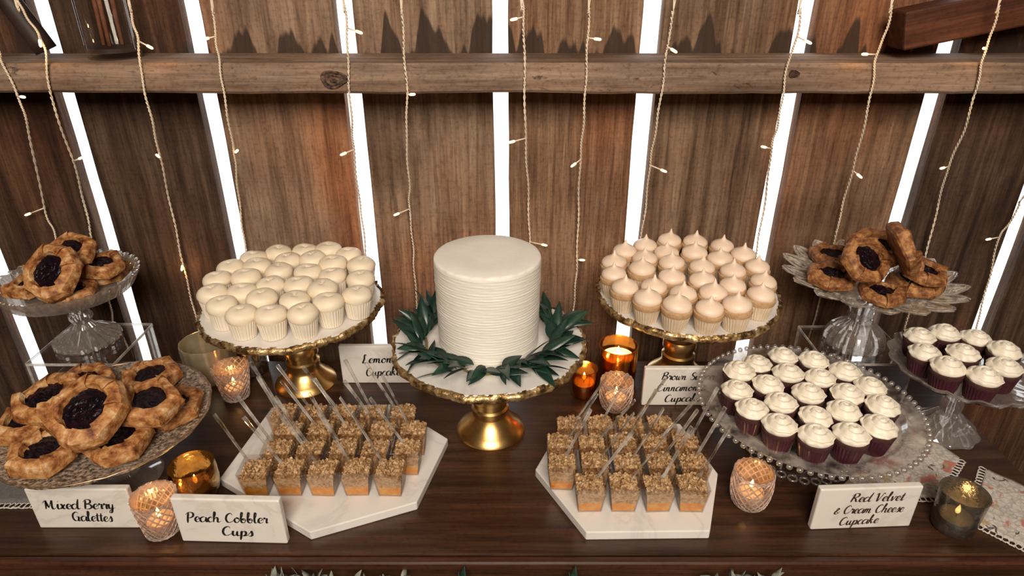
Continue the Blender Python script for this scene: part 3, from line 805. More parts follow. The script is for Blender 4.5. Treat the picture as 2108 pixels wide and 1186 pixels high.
# ------------------------------------------------------------------ galettes
def galette_meshes(seed, R=.043):
    # a rolled disc whose edge is folded over in five to seven flat flaps around the filling
    r_ = random.Random(seed)
    k6 = r_.choice([5, 6, 6, 7]); sub = 6; n = k6 * sub
    ang = [2 * pi * k / k6 + r_.uniform(-.16, .16) for k in range(k6)] + [0]
    ang[k6] = ang[0] + 2 * pi
    cr = [R * r_.uniform(1.0, 1.14) for _ in range(k6)]; cr.append(cr[0])
    inr = [r_.uniform(.56, .70) for _ in range(k6)]; inr.append(inr[0])
    lift = [r_.uniform(-.002, .003) for _ in range(k6)]
    prof = [(0, 0), (.90, 0), (1.0, .003), (1.02, .010), (.95, .0165), (.80, .0195), (None, .0195), (None, .0145), (None, .0100)]
    vs, fs = [], []
    for i, (f, z) in enumerate(prof):
        for k in range(k6):
            for q in range(sub):
                tt = q / (sub - 1)
                a0_, a1_ = ang[k] + .015, ang[k + 1] + .055          # each flap laps over the next
                p = Vector((cr[k] * cos(a0_), cr[k] * sin(a0_))); e = Vector((cr[k + 1] * cos(a1_), cr[k + 1] * sin(a1_)))
                d = p.lerp(e, tt) * (1 + .05 * sin(pi * tt))
                fin = inr[k] * (1 - tt) + inr[k + 1] * tt + .05 * sin(pi * tt) - .06
                ff = f if f is not None else fin - (0, .03, .06)[i - 6]
                fold = (.0050 * (1 - tt) + lift[k] if i >= 4 else .002 * (1 - tt) if i == 3 else 0)
                w_ = r_.uniform(-.0009, .0009) if i > 1 else 0
                vs.append((d.x * ff + w_, d.y * ff + w_, max(0, z + fold + (r_.uniform(-.0009, .0009) if i > 2 else 0))))
    m = len(prof)
    for i in range(m - 1):
        for j in range(n):
            j2 = (j + 1) % n
            fs.append((i * n + j, i * n + j2, (i + 1) * n + j2, (i + 1) * n + j))
    crust = sharp(new_mesh('crust', vs, fs), 24)
    vs, fs = [], []
    for i in range(13):
        t_ = i / 12
        for j in range(40):
            a = 2 * pi * j / 40
            b = .0018 * sin(t_ * 21 + 2 * sin(3 * a)) * sin(7 * a + 5 * t_) * min(1, 3 * t_)
            vs.append((R * .74 * t_ * cos(a), R * .74 * t_ * sin(a), .0145 + b - (.004 if i == 12 else 0)))
    for i in range(12):
        for j in range(40):
            fs.append((i * 40 + j, (i + 1) * 40 + j, (i + 1) * 40 + (j + 1) % 40, i * 40 + (j + 1) % 40))
    fil = new_mesh('berry_filling', vs, fs)
    return crust, fil
GM = [galette_meshes(s) for s in range(5)]
GMD = [galette_meshes(s + 20) for s in range(3)]
for c_, f_ in GM: c_.materials.append(M['crust']); f_.materials.append(M['berry'])
for c_, f_ in GMD: c_.materials.append(M['darkcrust']); f_.materials.append(M['berry'])
def galette(pos, tilt, seed, label, group, dark=False, s=1.0):
    # tilt = (towards viewer, sideways, spin) in degrees
    t = thing('galette', label, 'galette', pos, group=group)
    t.rotation_euler = (Matrix.Rotation(radians(tilt[1]), 4, 'Y') @ Matrix.Rotation(radians(tilt[0]), 4, 'X') @ Matrix.Rotation(radians(tilt[2]), 4, 'Z')).to_euler()
    t.scale = (s, s, s)
    c_, f_ = (GMD if dark else GM)[seed % (3 if dark else 5)]
    ob('crust', c_, None, t); ob('berry_filling', f_, None, t)
    return t
from mathutils.bvhtree import BVHTree
def solid(o):
    V, Fc = [], []
    for c in [o] + list(o.children_recursive):
        if c.type == 'MESH':
            k = len(V); V += [c.matrix_world @ v.co for v in c.data.vertices]; Fc += [tuple(k + i for i in p.vertices) for p in c.data.polygons]
    return BVHTree.FromPolygons(V, Fc)
def pile(rows, base, centre, rmax, label, group, dark=False, stand=None):
    # rows: pixel of the galette's middle, layer (0 = on the dish), tilt, mesh, size, own label.
    # The bottom layer is spread until nothing overlaps; every galette is then let down until it touches what carries it.
    bpy.context.view_layer.update()
    placed = [solid(stand)]
    c = Vector(centre)
    floor_ = [r for r in rows if r[2] == 0]; above = [r for r in rows if r[2] > 0]
    P = []
    for r in floor_:
        p = on_z(r[0], r[1], base + .012); P.append(Vector((p.x, p.y)))
    for _ in range(200):
        for i in range(len(P)):
            for j in range(i):
                d = P[i] - P[j]; m_ = .0455 * (floor_[i][5] + floor_[j][5])
                if d.length < m_:
                    k = d.normalized() * (m_ - d.length) * .5; P[i] += k; P[j] -= k
        for i in range(len(P)):
            d = P[i] - c
            if d.length > rmax: P[i] = c + d * (rmax / d.length)
    for i, (px, py, lay, tilt, sd, sc, own) in enumerate(floor_ + above):
        g_ = galette((0, 0, 0), tilt, sd, own or label, None if own else group, dark, sc)
        rot = g_.rotation_euler.to_matrix() * sc
        V, Fc = [], []
        for ch in g_.children:
            k = len(V); V += [rot @ v.co for v in ch.data.vertices]; Fc += [tuple(k + q for q in p.vertices) for p in ch.data.polygons]
        def spot(z):
            if i < len(floor_): return Vector((P[i].x, P[i].y, T + z))
            p = on_z(px, py, z + .010)
            d = Vector((p.x, p.y)) - c
            if d.length > rmax: d *= rmax / d.length
            return Vector((c.x + d.x, c.y + d.y, T + z))
        def hits(z):
            o_ = spot(z)
            b = BVHTree.FromPolygons([v + o_ for v in V], Fc)
            return any(b.overlap(q) for q in placed)
        z = base + (.05 if i < len(floor_) else .115)
        for step in (.004, .001, .00025):
            while z > base - .02 and not hits(z - step): z -= step
        z -= .0005                                       # pressed lightly into what it lies on
        o_ = spot(z); g_.location = o_
        placed.append(BVHTree.FromPolygons([v + o_ for v in V], Fc))
pile([(165, 782, 0, (4, 0, 20), 0, .92, None), (312, 772, 0, (4, 0, 70), 1, .92, None), (52, 872, 0, (4, -2, 10), 2, .90, None), (358, 862, 0, (4, 2, 40), 3, .90, None),
      (112, 940, 0, (7, -2, 0), 4, .92, None), (276, 925, 0, (7, 2, 25), 1, .92, None),
      (98, 818, 1, (14, -6, 50), 3, .94, 'galette propped on its neighbours at the outer end of the hammered platter pile'),
      (312, 826, 1, (10, 5, 15), 2, .94, 'galette resting on top of the pile on the side facing the peach cups'),
      (185, 842, 1, (30, 2, 5), 0, 1.04, 'largest berry galette tilted up on top of the hammered platter pile')],
     HB - .0025, BP, .090, 'golden hand-folded galette with dark berry centre lying on the hammered platter', 'galettes lying on the hammered platter', stand=STAND['platter'])
pile([(40, 588, 0, (2, -2, 0), 2, .80, None), (232, 552, 0, (3, 2, 30), 1, .84, None), (150, 612, 0, (4, 0, 50), 3, .76, None),
      (212, 542, 1, (10, 6, 10), 4, .76, None), (145, 512, 1, (26, 4, 40), 2, .84, 'galette on top of the heap in the cut glass dish'),
      (105, 572, 1, (48, -6, 5), 0, .95, 'galette propped nearly upright in the cut glass dish, dark berry centre showing')],
     HG - .0045, CG, .052, 'small golden berry galette lying in the cut glass dish', 'galettes lying in the cut glass dish', stand=STAND['cut'])
pile([(1735, 585, 0, (3, -2, 0), 0, .88, None), (1868, 588, 0, (3, 2, 40), 1, .88, None), (1800, 616, 0, (3, 0, 10), 2, .78, None), (1712, 525, 0, (2, -3, 25), 2, .84, None),
      (1900, 556, 1, (6, 6, 5), 0, .80, None), (1800, 510, 1, (16, -3, 30), 1, .95, 'dark galette lying across the top of the petal stand heap'),
      (1752, 552, 1, (38, 10, 0), 0, .86, 'dark galette sloping steeply towards the front of the petal-edged stand'),
      (1862, 522, 1, (8, 62, 15), 2, .95, 'dark galette standing on its edge on the petal-edged stand')],
     HP + .0022, PG, .078, 'dark-baked berry galette lying on the petal-edged glass stand', 'galettes lying on the petal-edged stand', True, stand=STAND['petal'])

# ------------------------------------------------------------------ marble boards and peach cups
BT = .014
def board(label, px):
    P = [on_z(x, y, BT) for x, y in px]
    c = sum(P, Vector()) / len(P)
    me = prism('marble_board', [(p.x - c.x, p.y - c.y) for p in P], 0, BT, .0015)
    return tag(ob('marble_board', me, M['marble'], loc=(c.x, c.y, T)), label, 'serving board')
board('white marble hexagon board under peach cups with spoons leaning towards the galettes', [(452, 985), (638, 1096), (858, 1034), (922, 903), (806, 832), (560, 838)])
board('white marble hexagon board under peach cups beside the beaded cupcake plate', [(1102, 966), (1207, 1096), (1462, 1093), (1478, 975), (1400, 872), (1160, 868)])

def cup_shell():
    b0, b1, hh, th = .0155, .0205, .043, .0009
    def sq(b, z): return [(-b, -b, z), (b, -b, z), (b, b, z), (-b, b, z)]
    vs = sq(b0, 0) + sq(b1, hh) + sq(b1 - th, hh) + sq(b0 - th, th)
    fs = [(3, 2, 1, 0)]
    for k in range(3):
        for j in range(4):
            fs.append((k * 4 + j, k * 4 + (j + 1) % 4, (k + 1) * 4 + (j + 1) % 4, (k + 1) * 4 + j))
    fs.append((12, 13, 14, 15))
    return new_mesh('cup', vs, fs, False)
def layer(name, z0, z1, seed, rough=.0):
    r_ = random.Random(seed)
    f = lambda z: .0155 - .0014 + (.005) * z / .043
    n = 8
    vs, fs = [], []
    zs = [z0, (z0 + z1) / 2, z1]
    for z in zs:
        for j in range(4 * n):
            s, tt = j // n, (j % n) / n * 2 - 1
            b = f(z)
            x, y = [(tt, -1), (1, tt), (-tt, 1), (-1, -tt)][s]
            vs.append((x * b, y * b, z + (r_.uniform(-rough, rough) if z == z1 else 0)))
    m = 4 * n
    for i in range(2):
        for j in range(m):
            fs.append((i * m + j, i * m + (j + 1) % m, (i + 1) * m + (j + 1) % m, (i + 1) * m + j))
    fs.append(tuple(range(m - 1, -1, -1))); vs.append((0, 0, z1)); c = len(vs) - 1
    for j in range(m): fs.append((2 * m + j, 2 * m + (j + 1) % m, c))
    return new_mesh(name, vs, fs, False)
def crumbs(seed):
    r_ = random.Random(seed)
    parts = []
    CUB = [(-1, -1, -1), (1, -1, -1), (1, 1, -1), (-1, 1, -1), (-1, -1, 1), (1, -1, 1), (1, 1, 1), (-1, 1, 1)]
    CF = [(3, 2, 1, 0), (4, 5, 6, 7), (0, 1, 5, 4), (1, 2, 6, 5), (2, 3, 7, 6), (3, 0, 4, 7)]
    def one(x, y, z, s):
        rot = Euler((r_.uniform(0, 6), r_.uniform(0, 6), r_.uniform(0, 6))).to_matrix()
        parts.append(([Vector((x, y, z)) + rot @ Vector((a * s * r_.uniform(.6, 1.2), b * s * r_.uniform(.6, 1.2), c * s * r_.uniform(.5, 1))) for a, b, c in CUB], CF))
    for _ in range(190):
        x, y = r_.uniform(-.0178, .0178), r_.uniform(-.0178, .0178)
        dome = .006 * (1 - (x * x + y * y) / .00045)
        one(x, y, .0335 + dome * .6 + r_.uniform(-.001, .0028), r_.uniform(.0009, .0021))
    for _ in range(130):                       # against the walls, seen through the plastic
        z = r_.uniform(.019, .033); b = .0155 - .0016 + .005 * z / .043 - .0012
        tt = r_.uniform(-1, 1) * b
        x, y = r_.choice([(tt, -b), (b, tt), (-b, tt), (tt, -b)])
        one(x, y, z, r_.uniform(.0009, .0016))
    return new_mesh('crumble', *join(parts), smooth=False)
CUP = cup_shell(); CUP.materials.append(M['plastic'])
PEACH = [layer('peach_layer', .0012, .0170, s, .0022) for s in range(2)]
CRB = [layer('crumble_base', .0150, .0330, 7 + s, .001) for s in range(2)]
CRM = [crumbs(s) for s in range(4)]
for m_ in PEACH: m_.materials.append(M['peach'])
M['crumbbase'] = nmat('soaked_crumble', [(0.35, (0.42, 0.22, 0.09)), (0.5, (0.66, 0.42, 0.22)), (0.7, (0.80, 0.60, 0.38))], 160, 0.7, bstr=0.8, bscale=400)
for m_ in CRB: m_.materials.append(M['crumbbase'])
for m_ in CRM: m_.materials.append(M['crumb'])

def spoon_mesh():
    # flat clear handle with two raised edges and a flared square end; local axis +Z is the handle direction
    L_ = .098
    parts = []
    sec = [(0, .0030), (.012, .0034), (.024, .0016), (.040, .0016), (.075, .0020), (.092, .0026), (L_, .0025)]
    for off, wscale, th in ((0, 1, .0007),):
        vs, fs = [], []
        for z, w_ in sec:
            vs += [(-w_, -th, z), (w_, -th, z), (w_, th, z), (-w_, th, z)]
        for i in range(len(sec) - 1):
            for j in range(4):
                fs.append((i * 4 + j, i * 4 + (j + 1) % 4, (i + 1) * 4 + (j + 1) % 4, (i + 1) * 4 + j))
        fs += [(3, 2, 1, 0), tuple((len(sec) - 1) * 4 + k for k in range(4))]
        parts.append((vs, fs))
    for s in (-1, 1):
        parts.append(tube([(s * w_, 0, z) for z, w_ in sec[2:]], .0008, 5))
    parts.append(tube([(-.0025, 0, L_), (.0025, 0, L_)], .0009, 5))
    return new_mesh('spoon', *join(parts), smooth=False)
SPM = spoon_mesh(); SPM.materials.append(M['spoon'])
r_ = random.Random(21)
cup_i = [0]
def peach_cup(x, y, label, group, splabel, spgroup, lean):
    i = cup_i[0]; cup_i[0] += 1
    t = thing('peach_cup', label, 'dessert cup', (x, y, T + BT), (0, 0, r_.uniform(-.05, .05)), group)
    ob('cup', CUP, None, t)
    ob('peach_layer', PEACH[i % 2], None, t); ob('crumble_base', CRB[i % 2], None, t)
    o = ob('crumble', CRM[i % 4], None, t, rot=(0, 0, 0)); o['kind'] = 'stuff'
    if lean is None: return
    d = Vector((lean[0] + r_.uniform(-.10, .10), lean[1] + r_.uniform(-.12, .12), lean[2])).normalized()
    q = d.to_track_quat('Z', 'Y')
    base = Vector((x + r_.uniform(-.004, .004), y + .006, T + BT + .020)) + d * .004
    tag(ob('plastic_spoon', SPM, None, loc=base, rot=(q @ Quaternion((0, 0, 1), r_.uniform(-.4, .4))).to_euler()), splabel, 'spoon', spgroup)
LA = 'clear square cup of peach cobbler with oat crumble, near the hammered platter'
for row, (x0, n, y) in enumerate([(-.3477, 5, .6925), (-.3300, 5, .7335), (-.3270, 5, .7745), (-.3480, 5, .8150)]):
    for k in range(n):
        peach_cup(x0 + .0455 * k, y + r_.uniform(-.001, .001), LA, 'peach cups on the board near the hammered platter', 'clear plastic spoon stuck in a peach cup near the hammered platter', 'spoons in the cups near the hammered platter', (-.52, .22, .80))
LC = 'clear square cup of peach cobbler with oat crumble, near the beaded plate'
for row, (x0, n, y) in enumerate([(.1026, 4, .6635), (.0690, 5, .7050), (.0690, 5, .7465), (.0860, 4, .7880)]):
    for k in range(n):
        peach_cup(x0 + .0450 * k, y + r_.uniform(-.001, .001), LC, 'peach cups on the board near the beaded plate', 'clear plastic spoon stuck in a peach cup near the beaded plate', 'spoons in the cups near the beaded plate', (.42, .10, .76) if not (row == 3 and k == 3) else None)

# ------------------------------------------------------------------ brush-script lettering and cards
G = {
 'a': (.95, [[(.75, .85), (.45, 1), (.1, .75), (.04, .35), (.2, 0), (.5, .12), (.74, .5), (.8, .95)], [(.8, .95), (.74, .4), (.85, .02), (1.08, .22)]]),
 'b': (.85, [[(0, .3), (.28, 1.3), (.34, 1.85), (.2, 2), (.12, 1.5), (.1, .4), (.3, 0), (.6, .15), (.64, .62), (.42, .82), (.3, .6), (.6, .5), (.9, .6)]]),
 'c': (.7, [[(.62, .8), (.42, 1), (.1, .7), (.06, .3), (.3, 0), (.75, .28)]]),
 'd': (1.0, [[(.72, .85), (.45, 1), (.1, .75), (.04, .35), (.2, 0), (.5, .12), (.74, .55)], [(.95, 1.95), (.8, 1), (.75, .3), (.88, 0), (1.12, .22)]]),
 'e': (.68, [[(0, .3), (.48, .55), (.56, .85), (.36, 1), (.12, .7), (.1, .25), (.35, 0), (.74, .28)]]),
 'g': (.9, [[(.75, .85), (.45, 1), (.1, .75), (.04, .35), (.2, .05), (.5, .2), (.76, .95)], [(.76, .95), (.7, 0), (.5, -.75), (.2, -.6), (.4, -.15), (1.0, .25)]]),
 'h': (.92, [[(0, .3), (.28, 1.3), (.34, 1.85), (.2, 1.98), (.12, 1.3), (.06, 0)], [(.06, 0), (.18, .6), (.42, .95), (.58, .72), (.56, .18), (.7, 0), (.95, .22)]]),
 'i': (.48, [[(0, .4), (.18, .95), (.14, .3), (.28, 0), (.52, .22)], [(.2, 1.38), (.25, 1.5)]]),
 'k': (.85, [[(0, .3), (.28, 1.3), (.34, 1.85), (.2, 1.98), (.12, 1.3), (.06, 0)], [(.58, .95), (.35, .85), (.12, .5), (.35, .5), (.52, .08), (.85, .2)]]),
 'l': (.5, [[(0, .3), (.28, 1.3), (.32, 1.85), (.18, 1.98), (.1, 1.4), (.1, .3), (.26, 0), (.52, .25)]]),
 'm': (1.2, [[(0, .6), (.12, .95), (.08, 0)], [(.08, 0), (.2, .7), (.38, .95), (.46, .65), (.42, 0)], [(.42, 0), (.55, .7), (.75, .95), (.84, .65), (.82, .18), (.96, 0), (1.2, .22)]]),
 'n': (.85, [[(0, .6), (.12, .95), (.08, 0)], [(.08, 0), (.22, .7), (.42, .95), (.5, .65), (.48, .18), (.62, 0), (.88, .22)]]),
 'o': (.78, [[(.4, 1), (.1, .7), (.1, .2), (.35, 0), (.62, .3), (.6, .8), (.4, 1), (.5, .78), (.85, .82)]]),
 'p': (.85, [[(0, .5), (.15, .95), (.12, 0), (.06, -.8)], [(.12, .2), (.3, .85), (.56, .9), (.64, .4), (.4, .02), (.2, .12)], [(.45, .05), (.7, .08), (.88, .25)]]),
 'r': (.62, [[(0, .5), (.12, 1.08), (.2, .86), (.45, .92), (.42, .4), (.48, .05), (.68, .2)]]),
 's': (.6, [[(0, .25), (.28, .75), (.36, 1.05), (.48, .6), (.46, .15), (.25, 0), (.06, .12)], [(.4, .04), (.62, .22)]]),
 't': (.52, [[(.26, 1.65), (.18, .5), (.26, .04), (.55, .22)], [(-.06, 1.15), (.5, 1.22)]]),
 'u': (.9, [[(0, .5), (.1, .95), (.08, .3), (.25, 0), (.48, .3), (.58, .95)], [(.58, .95), (.55, .3), (.68, 0), (.92, .22)]]),
 'v': (.75, [[(0, .75), (.12, .95), (.26, 0), (.5, .6), (.55, .95), (.8, .85)]]),
 'w': (1.05, [[(0, .7), (.1, .95), (.1, .25), (.25, 0), (.45, .5), (.48, .9)], [(.48, .9), (.48, .25), (.62, 0), (.82, .45), (.85, .95), (1.08, .85)]]),
 'x': (.75, [[(0, .85), (.18, .92), (.42, .08), (.75, .2)], [(.62, .95), (.04, .02)]]),
 'y': (.85, [[(0, .6), (.1, .95), (.12, .35), (.28, .08), (.52, .4), (.6, .95)], [(.6, .95), (.54, 0), (.38, -.7), (.12, -.62), (.35, -.12), (.9, .28)]]),
 'M': (1.6, [[(-.1, 1.2), (.15, 1.55), (.32, 1.5), (.2, 0)], [(.3, 1.5), (.62, .25)], [(.62, .25), (1.05, 1.7), (1.02, .5), (1.15, 0), (1.5, .25)]]),
 'B': (1.15, [[(.3, 1.75), (.2, .9), (.12, 0)], [(-.05, 1.35), (.3, 1.85), (.85, 1.75), (.8, 1.2), (.35, 1), (.85, .85), (.95, .3), (.5, 0), (.15, .15)]]),
 'G': (1.2, [[(.95, 1.5), (.65, 1.8), (.2, 1.4), (.1, .6), (.4, .02), (.8, .25), (.9, .8)], [(.55, .78), (.9, .82), (.85, .2), (.95, 0), (1.2, .22)]]),
 'P': (1.05, [[(.32, 1.75), (.22, .9), (.16, -.25)], [(-.05, 1.35), (.32, 1.8), (.85, 1.7), (.88, 1.1), (.5, .75), (.25, .85)]]),
 'C': (1.1, [[(.9, 1.45), (.68, 1.8), (.25, 1.45), (.1, .65), (.35, .02), (.8, .15), (1.08, .5)]]),
 'L': (1.0, [[(.55, 1.5), (.5, 1.85), (.28, 1.7), (.28, .9), (.12, .1), (.3, .02), (.6, .1), (.98, .05)]]),
 'R': (1.2, [[(.3, 1.75), (.2, .9), (.12, 0)], [(-.1, 1.3), (.3, 1.85), (.85, 1.75), (.85, 1.2), (.32, .9), (.6, .7), (.85, .1), (1.2, .22)]]),
 'V': (1.1, [[(-.1, 1.4), (.15, 1.75), (.28, 1.2), (.42, 0), (.75, 1), (.9, 1.75), (1.15, 1.6)]]),
 'S': (.95, [[(.8, 1.5), (.6, 1.82), (.25, 1.5), (.35, 1.05), (.75, .7), (.7, .15), (.3, 0), (.02, .3)]]),
 '&': (.9, [[(.8, .15), (.5, .3), (.25, 1.0), (.4, 1.3), (.55, 1.05), (.15, .55), (.15, .1), (.5, 0), (.8, .6)]]),
 "'": (.25, [[(.16, 1.95), (.06, 1.5)]]),
 ' ': (.6, []),
}
def lettering(lines, xh, slant=.14, weight=.235):
    # each line: (text, centre x, baseline y, scale, climb); returns ribbons in the XZ plane facing -Y
    vs, fs = [], []
    for text, cx, by, wd, climb in lines:
        hs = wd / sum(G[c][0] for c in text)          # horizontal unit; xh is the upright one
        x = cx - wd / 2; sc = 1.0
        for c in text:
            adv, strokes = G[c]
            for st in strokes:
                pts = catmull([(p[0], p[1], 0) for p in st], 7)
                o = len(vs)
                for i, p in enumerate(pts):
                    d = pts[min(i + 1, len(pts) - 1)] - pts[max(i - 1, 0)]
                    d = d.normalized() if d.length > 1e-6 else Vector((1, 0, 0))
                    t_ = i / (len(pts) - 1)
                    w_ = weight * (.42 + .68 * max(0, -d.y) + .12 * abs(d.x)) * (.45 + .55 * min(1, 5 * min(t_, 1 - t_) + .1))
                    nx, ny = -d.y, d.x
                    for s in (-1, 1):
                        X = p.x + nx * w_ * .5 * s; Y = p.y + ny * w_ * .5 * s
                        X += slant * Y
                        gx = x + X * hs
                        vs.append((gx, 0, by + Y * xh * sc + climb * (gx - cx)))
                for i in range(len(pts) - 1):
                    fs.append((o + 2 * i, o + 2 * i + 2, o + 2 * i + 3, o + 2 * i + 1))
            x += adv * hs
    return new_mesh('lettering', vs, fs, False)
def card(label, x0, x1, y, h, rz, lines, ink='ink', xh=.0088, th=.010):
    t = thing('name_card', label, 'sign', ((x0 + x1) / 2, y, T), (0, 0, rz))
    ob('slab', bevel_box('slab', x1 - x0, th, h, .0022, 3), M['cardmarble'], t, (0, th / 2, 0))
    ob('lettering', lettering(lines, xh), M[ink], t, (0, -.0004, 0))
    return t
card('marble card lettered Mixed Berry Galettes below the hammered platter', -.621, -.490, .634, .068, 0.0, [('Mixed Berry', -.003, .0345, .091, .0), ('Galettes', .008, .0130, .052, -.03)])
card('marble card lettered Peach Cobbler Cups at the front edge', -.424, -.287, .610, .074, -.03, [('Peach Cobbler', -.003, .0360, .104, .0), ('Cups', .006, .0130, .040, -.02)])
card("marble card lettered Lemon'ed Cupcakes behind the peach cups", -.297, -.163, .962, .076, 0.0, [("Lemon'ed", .008, .0430, .074, .02), ('Cupcakes', .008, .0165, .066, .03)], xh=.0092)
card('marble card lettered Brown Sugar Cinnamon behind the cups beside the beaded plate', .216, .350, .898, .074, 0.0, [('Brown Sugar', .004, .0520, .086, .0), ('Cinnamon &', -.004, .0300, .082, .02), ('Cupcake', .000, .0085, .060, .03)], xh=.0080)
card('marble card lettered Red Velvet and Cream Cheese Cupcake under the beaded plate rim', .391, .525, .634, .070, .045, [('Red Velvet', .010, .0475, .070, .0), ('& Cream Cheese', .004, .0275, .092, .0), ('Cupcake', -.005, .0080, .052, .04)], 'brownink', xh=.0078)

# ------------------------------------------------------------------ candle holders
def diamond_mesh(name, prof, n=40, amp=.0006, inner=.0022):
    rings = 15
    pts = []
    for i in range(rings + 1):
        t_ = i / rings * (len(prof) - 1); k = min(int(t_), len(prof) - 2); f = t_ - k
        pts.append((prof[k][0] * (1 - f) + prof[k + 1][0] * f, prof[k][1] * (1 - f) + prof[k + 1][1] * f))
    full = [(0, pts[0][1])] + pts + [(pts[-1][0] - inner, pts[-1][1])] + [(r - inner - .0005, z) for r, z in reversed(pts[1:-1])] + [(0, pts[1][1] + .003)]
    def mod(a, i, j, r, z):
        if 2 <= i <= rings: return (r + (amp if (i + j) % 2 else -amp * .3), z)
        return (r, z)
    vs, fs = lathe(full, n, mod)
    out = []
    for f in fs:
        if len(f) == 4 and n * 1 < f[0] < n * (rings + 1):
            i, j = f[0] // n, f[0] % n
            out += [(f[0], f[1], f[2]), (f[0], f[2], f[3])] if (i + j) % 2 else [(f[1], f[2], f[3]), (f[1], f[3], f[0])]
        else: out.append(f)
    me = new_mesh(name, vs, out, False)
    return me
def diamond_ridges(prof, N=17, turns=.42):
    def at(t_):
        t_ *= len(prof) - 1; k = min(int(t_), len(prof) - 2); f = t_ - k
        return prof[k][0] * (1 - f) + prof[k + 1][0] * f, prof[k][1] * (1 - f) + prof[k + 1][1] * f
    parts = []
    for sgn in (-1, 1):
        for k in range(N):
            pts = []
            for i in range(13):
                u = .06 + .94 * i / 12
                r, z = at(u); a = 2 * pi * k / N + sgn * turns * 2 * pi * u
                pts.append(((r + .0002) * cos(a), (r + .0002) * sin(a), z))
            parts.append(tube(pts, .0009, 4))
    return new_mesh('diamond_ridges', *join(parts), smooth=False)
def flame_mesh():
    return lathe_mesh('flame', [(0, 0), (.0022, .002), (.0030, .005), (.0024, .009), (.0011, .013), (0, .016)], 12)
FL = flame_mesh(); FL.materials.append(M['flame'])
def holder(name, label, cat, x, y, me, mat, wax_r, wax_h, lit=True, power=.045, z0=.004, ridges=None):
    t = thing(name, label, cat, (x, y, T))
    gl_ = ob('glass', me, mat, t)
    if ridges: ob('diamond_ridges', diamond_ridges(ridges), M['ridge'], gl_)
    if wax_r:
        c_ = ob('candle', lathe_mesh('candle', [(0, z0), (wax_r, z0), (wax_r, z0 + wax_h), (wax_r * .8, z0 + wax_h - .001), (0, z0 + wax_h - .0015)], 28), M['wax'], t)
        ob('wick', new_mesh('wick', *tube([(0, 0, z0 + wax_h - .002), (.0003, 0, z0 + wax_h + .004)], .0006, 5)), M['ink'], c_)
        if lit:
            ob('flame', FL, None, t, (0, 0, z0 + wax_h + .0035))
            l = bpy.data.lights.new('candle_light', 'POINT'); l.energy = power; l.color = (1.0, .55, .2); l.shadow_soft_size = .004
            lo = bpy.data.objects.new('candle_light', l); lo.location = (0, 0, z0 + wax_h + .016); lo.parent = t; COL.objects.link(lo)
    return t
def wall_prof(outer, th=.0022):
    return [(0, outer[0][1])] + outer + [(r - th, z) for r, z in reversed(outer[1:])] + [(0, outer[1][1] + .004)]
tap = [(.0205, 0), (.0215, .005), (.0245, .030), (.0275, .060)]
holder('votive_candle', 'pink diamond-cut glass votive between the Mixed Berry and Peach Cobbler cards', 'candle', -.4575, .632, diamond_mesh('glass', tap), M['diamond'], .0165, .016, ridges=tap)
tap2 = [(.0205, 0), (.0215, .005), (.026, .032), (.030, .060)]
holder('votive_candle', 'pink diamond-cut glass votive beside the champagne hurricane vase', 'candle', -.470, .925, diamond_mesh('glass', tap2), M['diamond'], .0165, .016, ridges=tap2)
rnd_t = [(.018, 0), (.0225, .004), (.026, .016), (.0275, .034), (.0262, .052), (.0258, .057)]
pv = on_z(1540, 1034, 0)
holder('votive_candle', 'rounded diamond-cut glass tumbler candle in front of the beaded plate', 'candle', pv.x, pv.y, diamond_mesh('glass', rnd_t), M['diamond'], .0175, .018, ridges=rnd_t)
rnd_s = [(r, z * .95) for r, z in rnd_t]
holder('votive_candle', 'rounded diamond-cut glass tumbler before the tall gold candle cylinder', 'candle', .1715, .895, diamond_mesh('glass', rnd_s), M['diamond'], .0175, .018, ridges=rnd_s)
bowl = wall_prof([(.020, 0), (.024, .003), (.0295, .018), (.0315, .034), (.0308, .050), (.0295, .060)])
holder('votive_candle', 'gold mercury glass bowl candle behind the Peach Cobbler card', 'candle', -.434, .690, lathe_mesh('glass', bowl, 48), M['mercury_gold'], .021, .018, power=.12)
cyl = wall_prof([(.031, 0), (.033, .003), (.0335, .04), (.034, .076)])
holder('pillar_candle', 'tall gold mercury glass cylinder with lit candle between the centre and cinnamon stands', 'candle', .183, .968, lathe_mesh('glass', cyl, 56), M['amber'], .027, .050, power=.2)
sml = wall_prof([(.019, 0), (.021, .003), (.0225, .03), (.0225, .054)])
holder('votive_candle', 'small amber glass votive beside the tall gold candle cylinder', 'candle', .122, .930, lathe_mesh('glass', sml, 44), M['amber'], .018, .022, power=.16)
hur = wall_prof([(.040, 0), (.042, .003), (.0425, .035), (.043, .069)])
holder('hurricane_vase', 'wide champagne metallic glass vase beside the acrylic riser', 'vase', -.537, .990, lathe_mesh('glass', hur, 72, lambda a, i, j, r, z: (r * (1 + .012 * sin(14 * a + 1.5 * sin(3 * a))), z)), M['champagne'], 0, 0)
mer = wall_prof([(.025, 0), (.0275, .003), (.028, .04), (.0285, .080)])
holder('silver_vase', 'speckled silver glass tumbler behind the diamond votive and lemon stand', 'vase', -.468, 1.000, lathe_mesh('glass', mer, 48), M['silverglass'], 0, 0)
smk = wall_prof([(.0225, 0), (.0255, .004), (.027, .03), (.029, .0605)])
holder('votive_candle', 'smoky speckled glass votive beside the Red Velvet card and floral napkin', 'candle', .580, .637, lathe_mesh('glass', smk, 48), M['smoke'], .020, .016, power=.025)

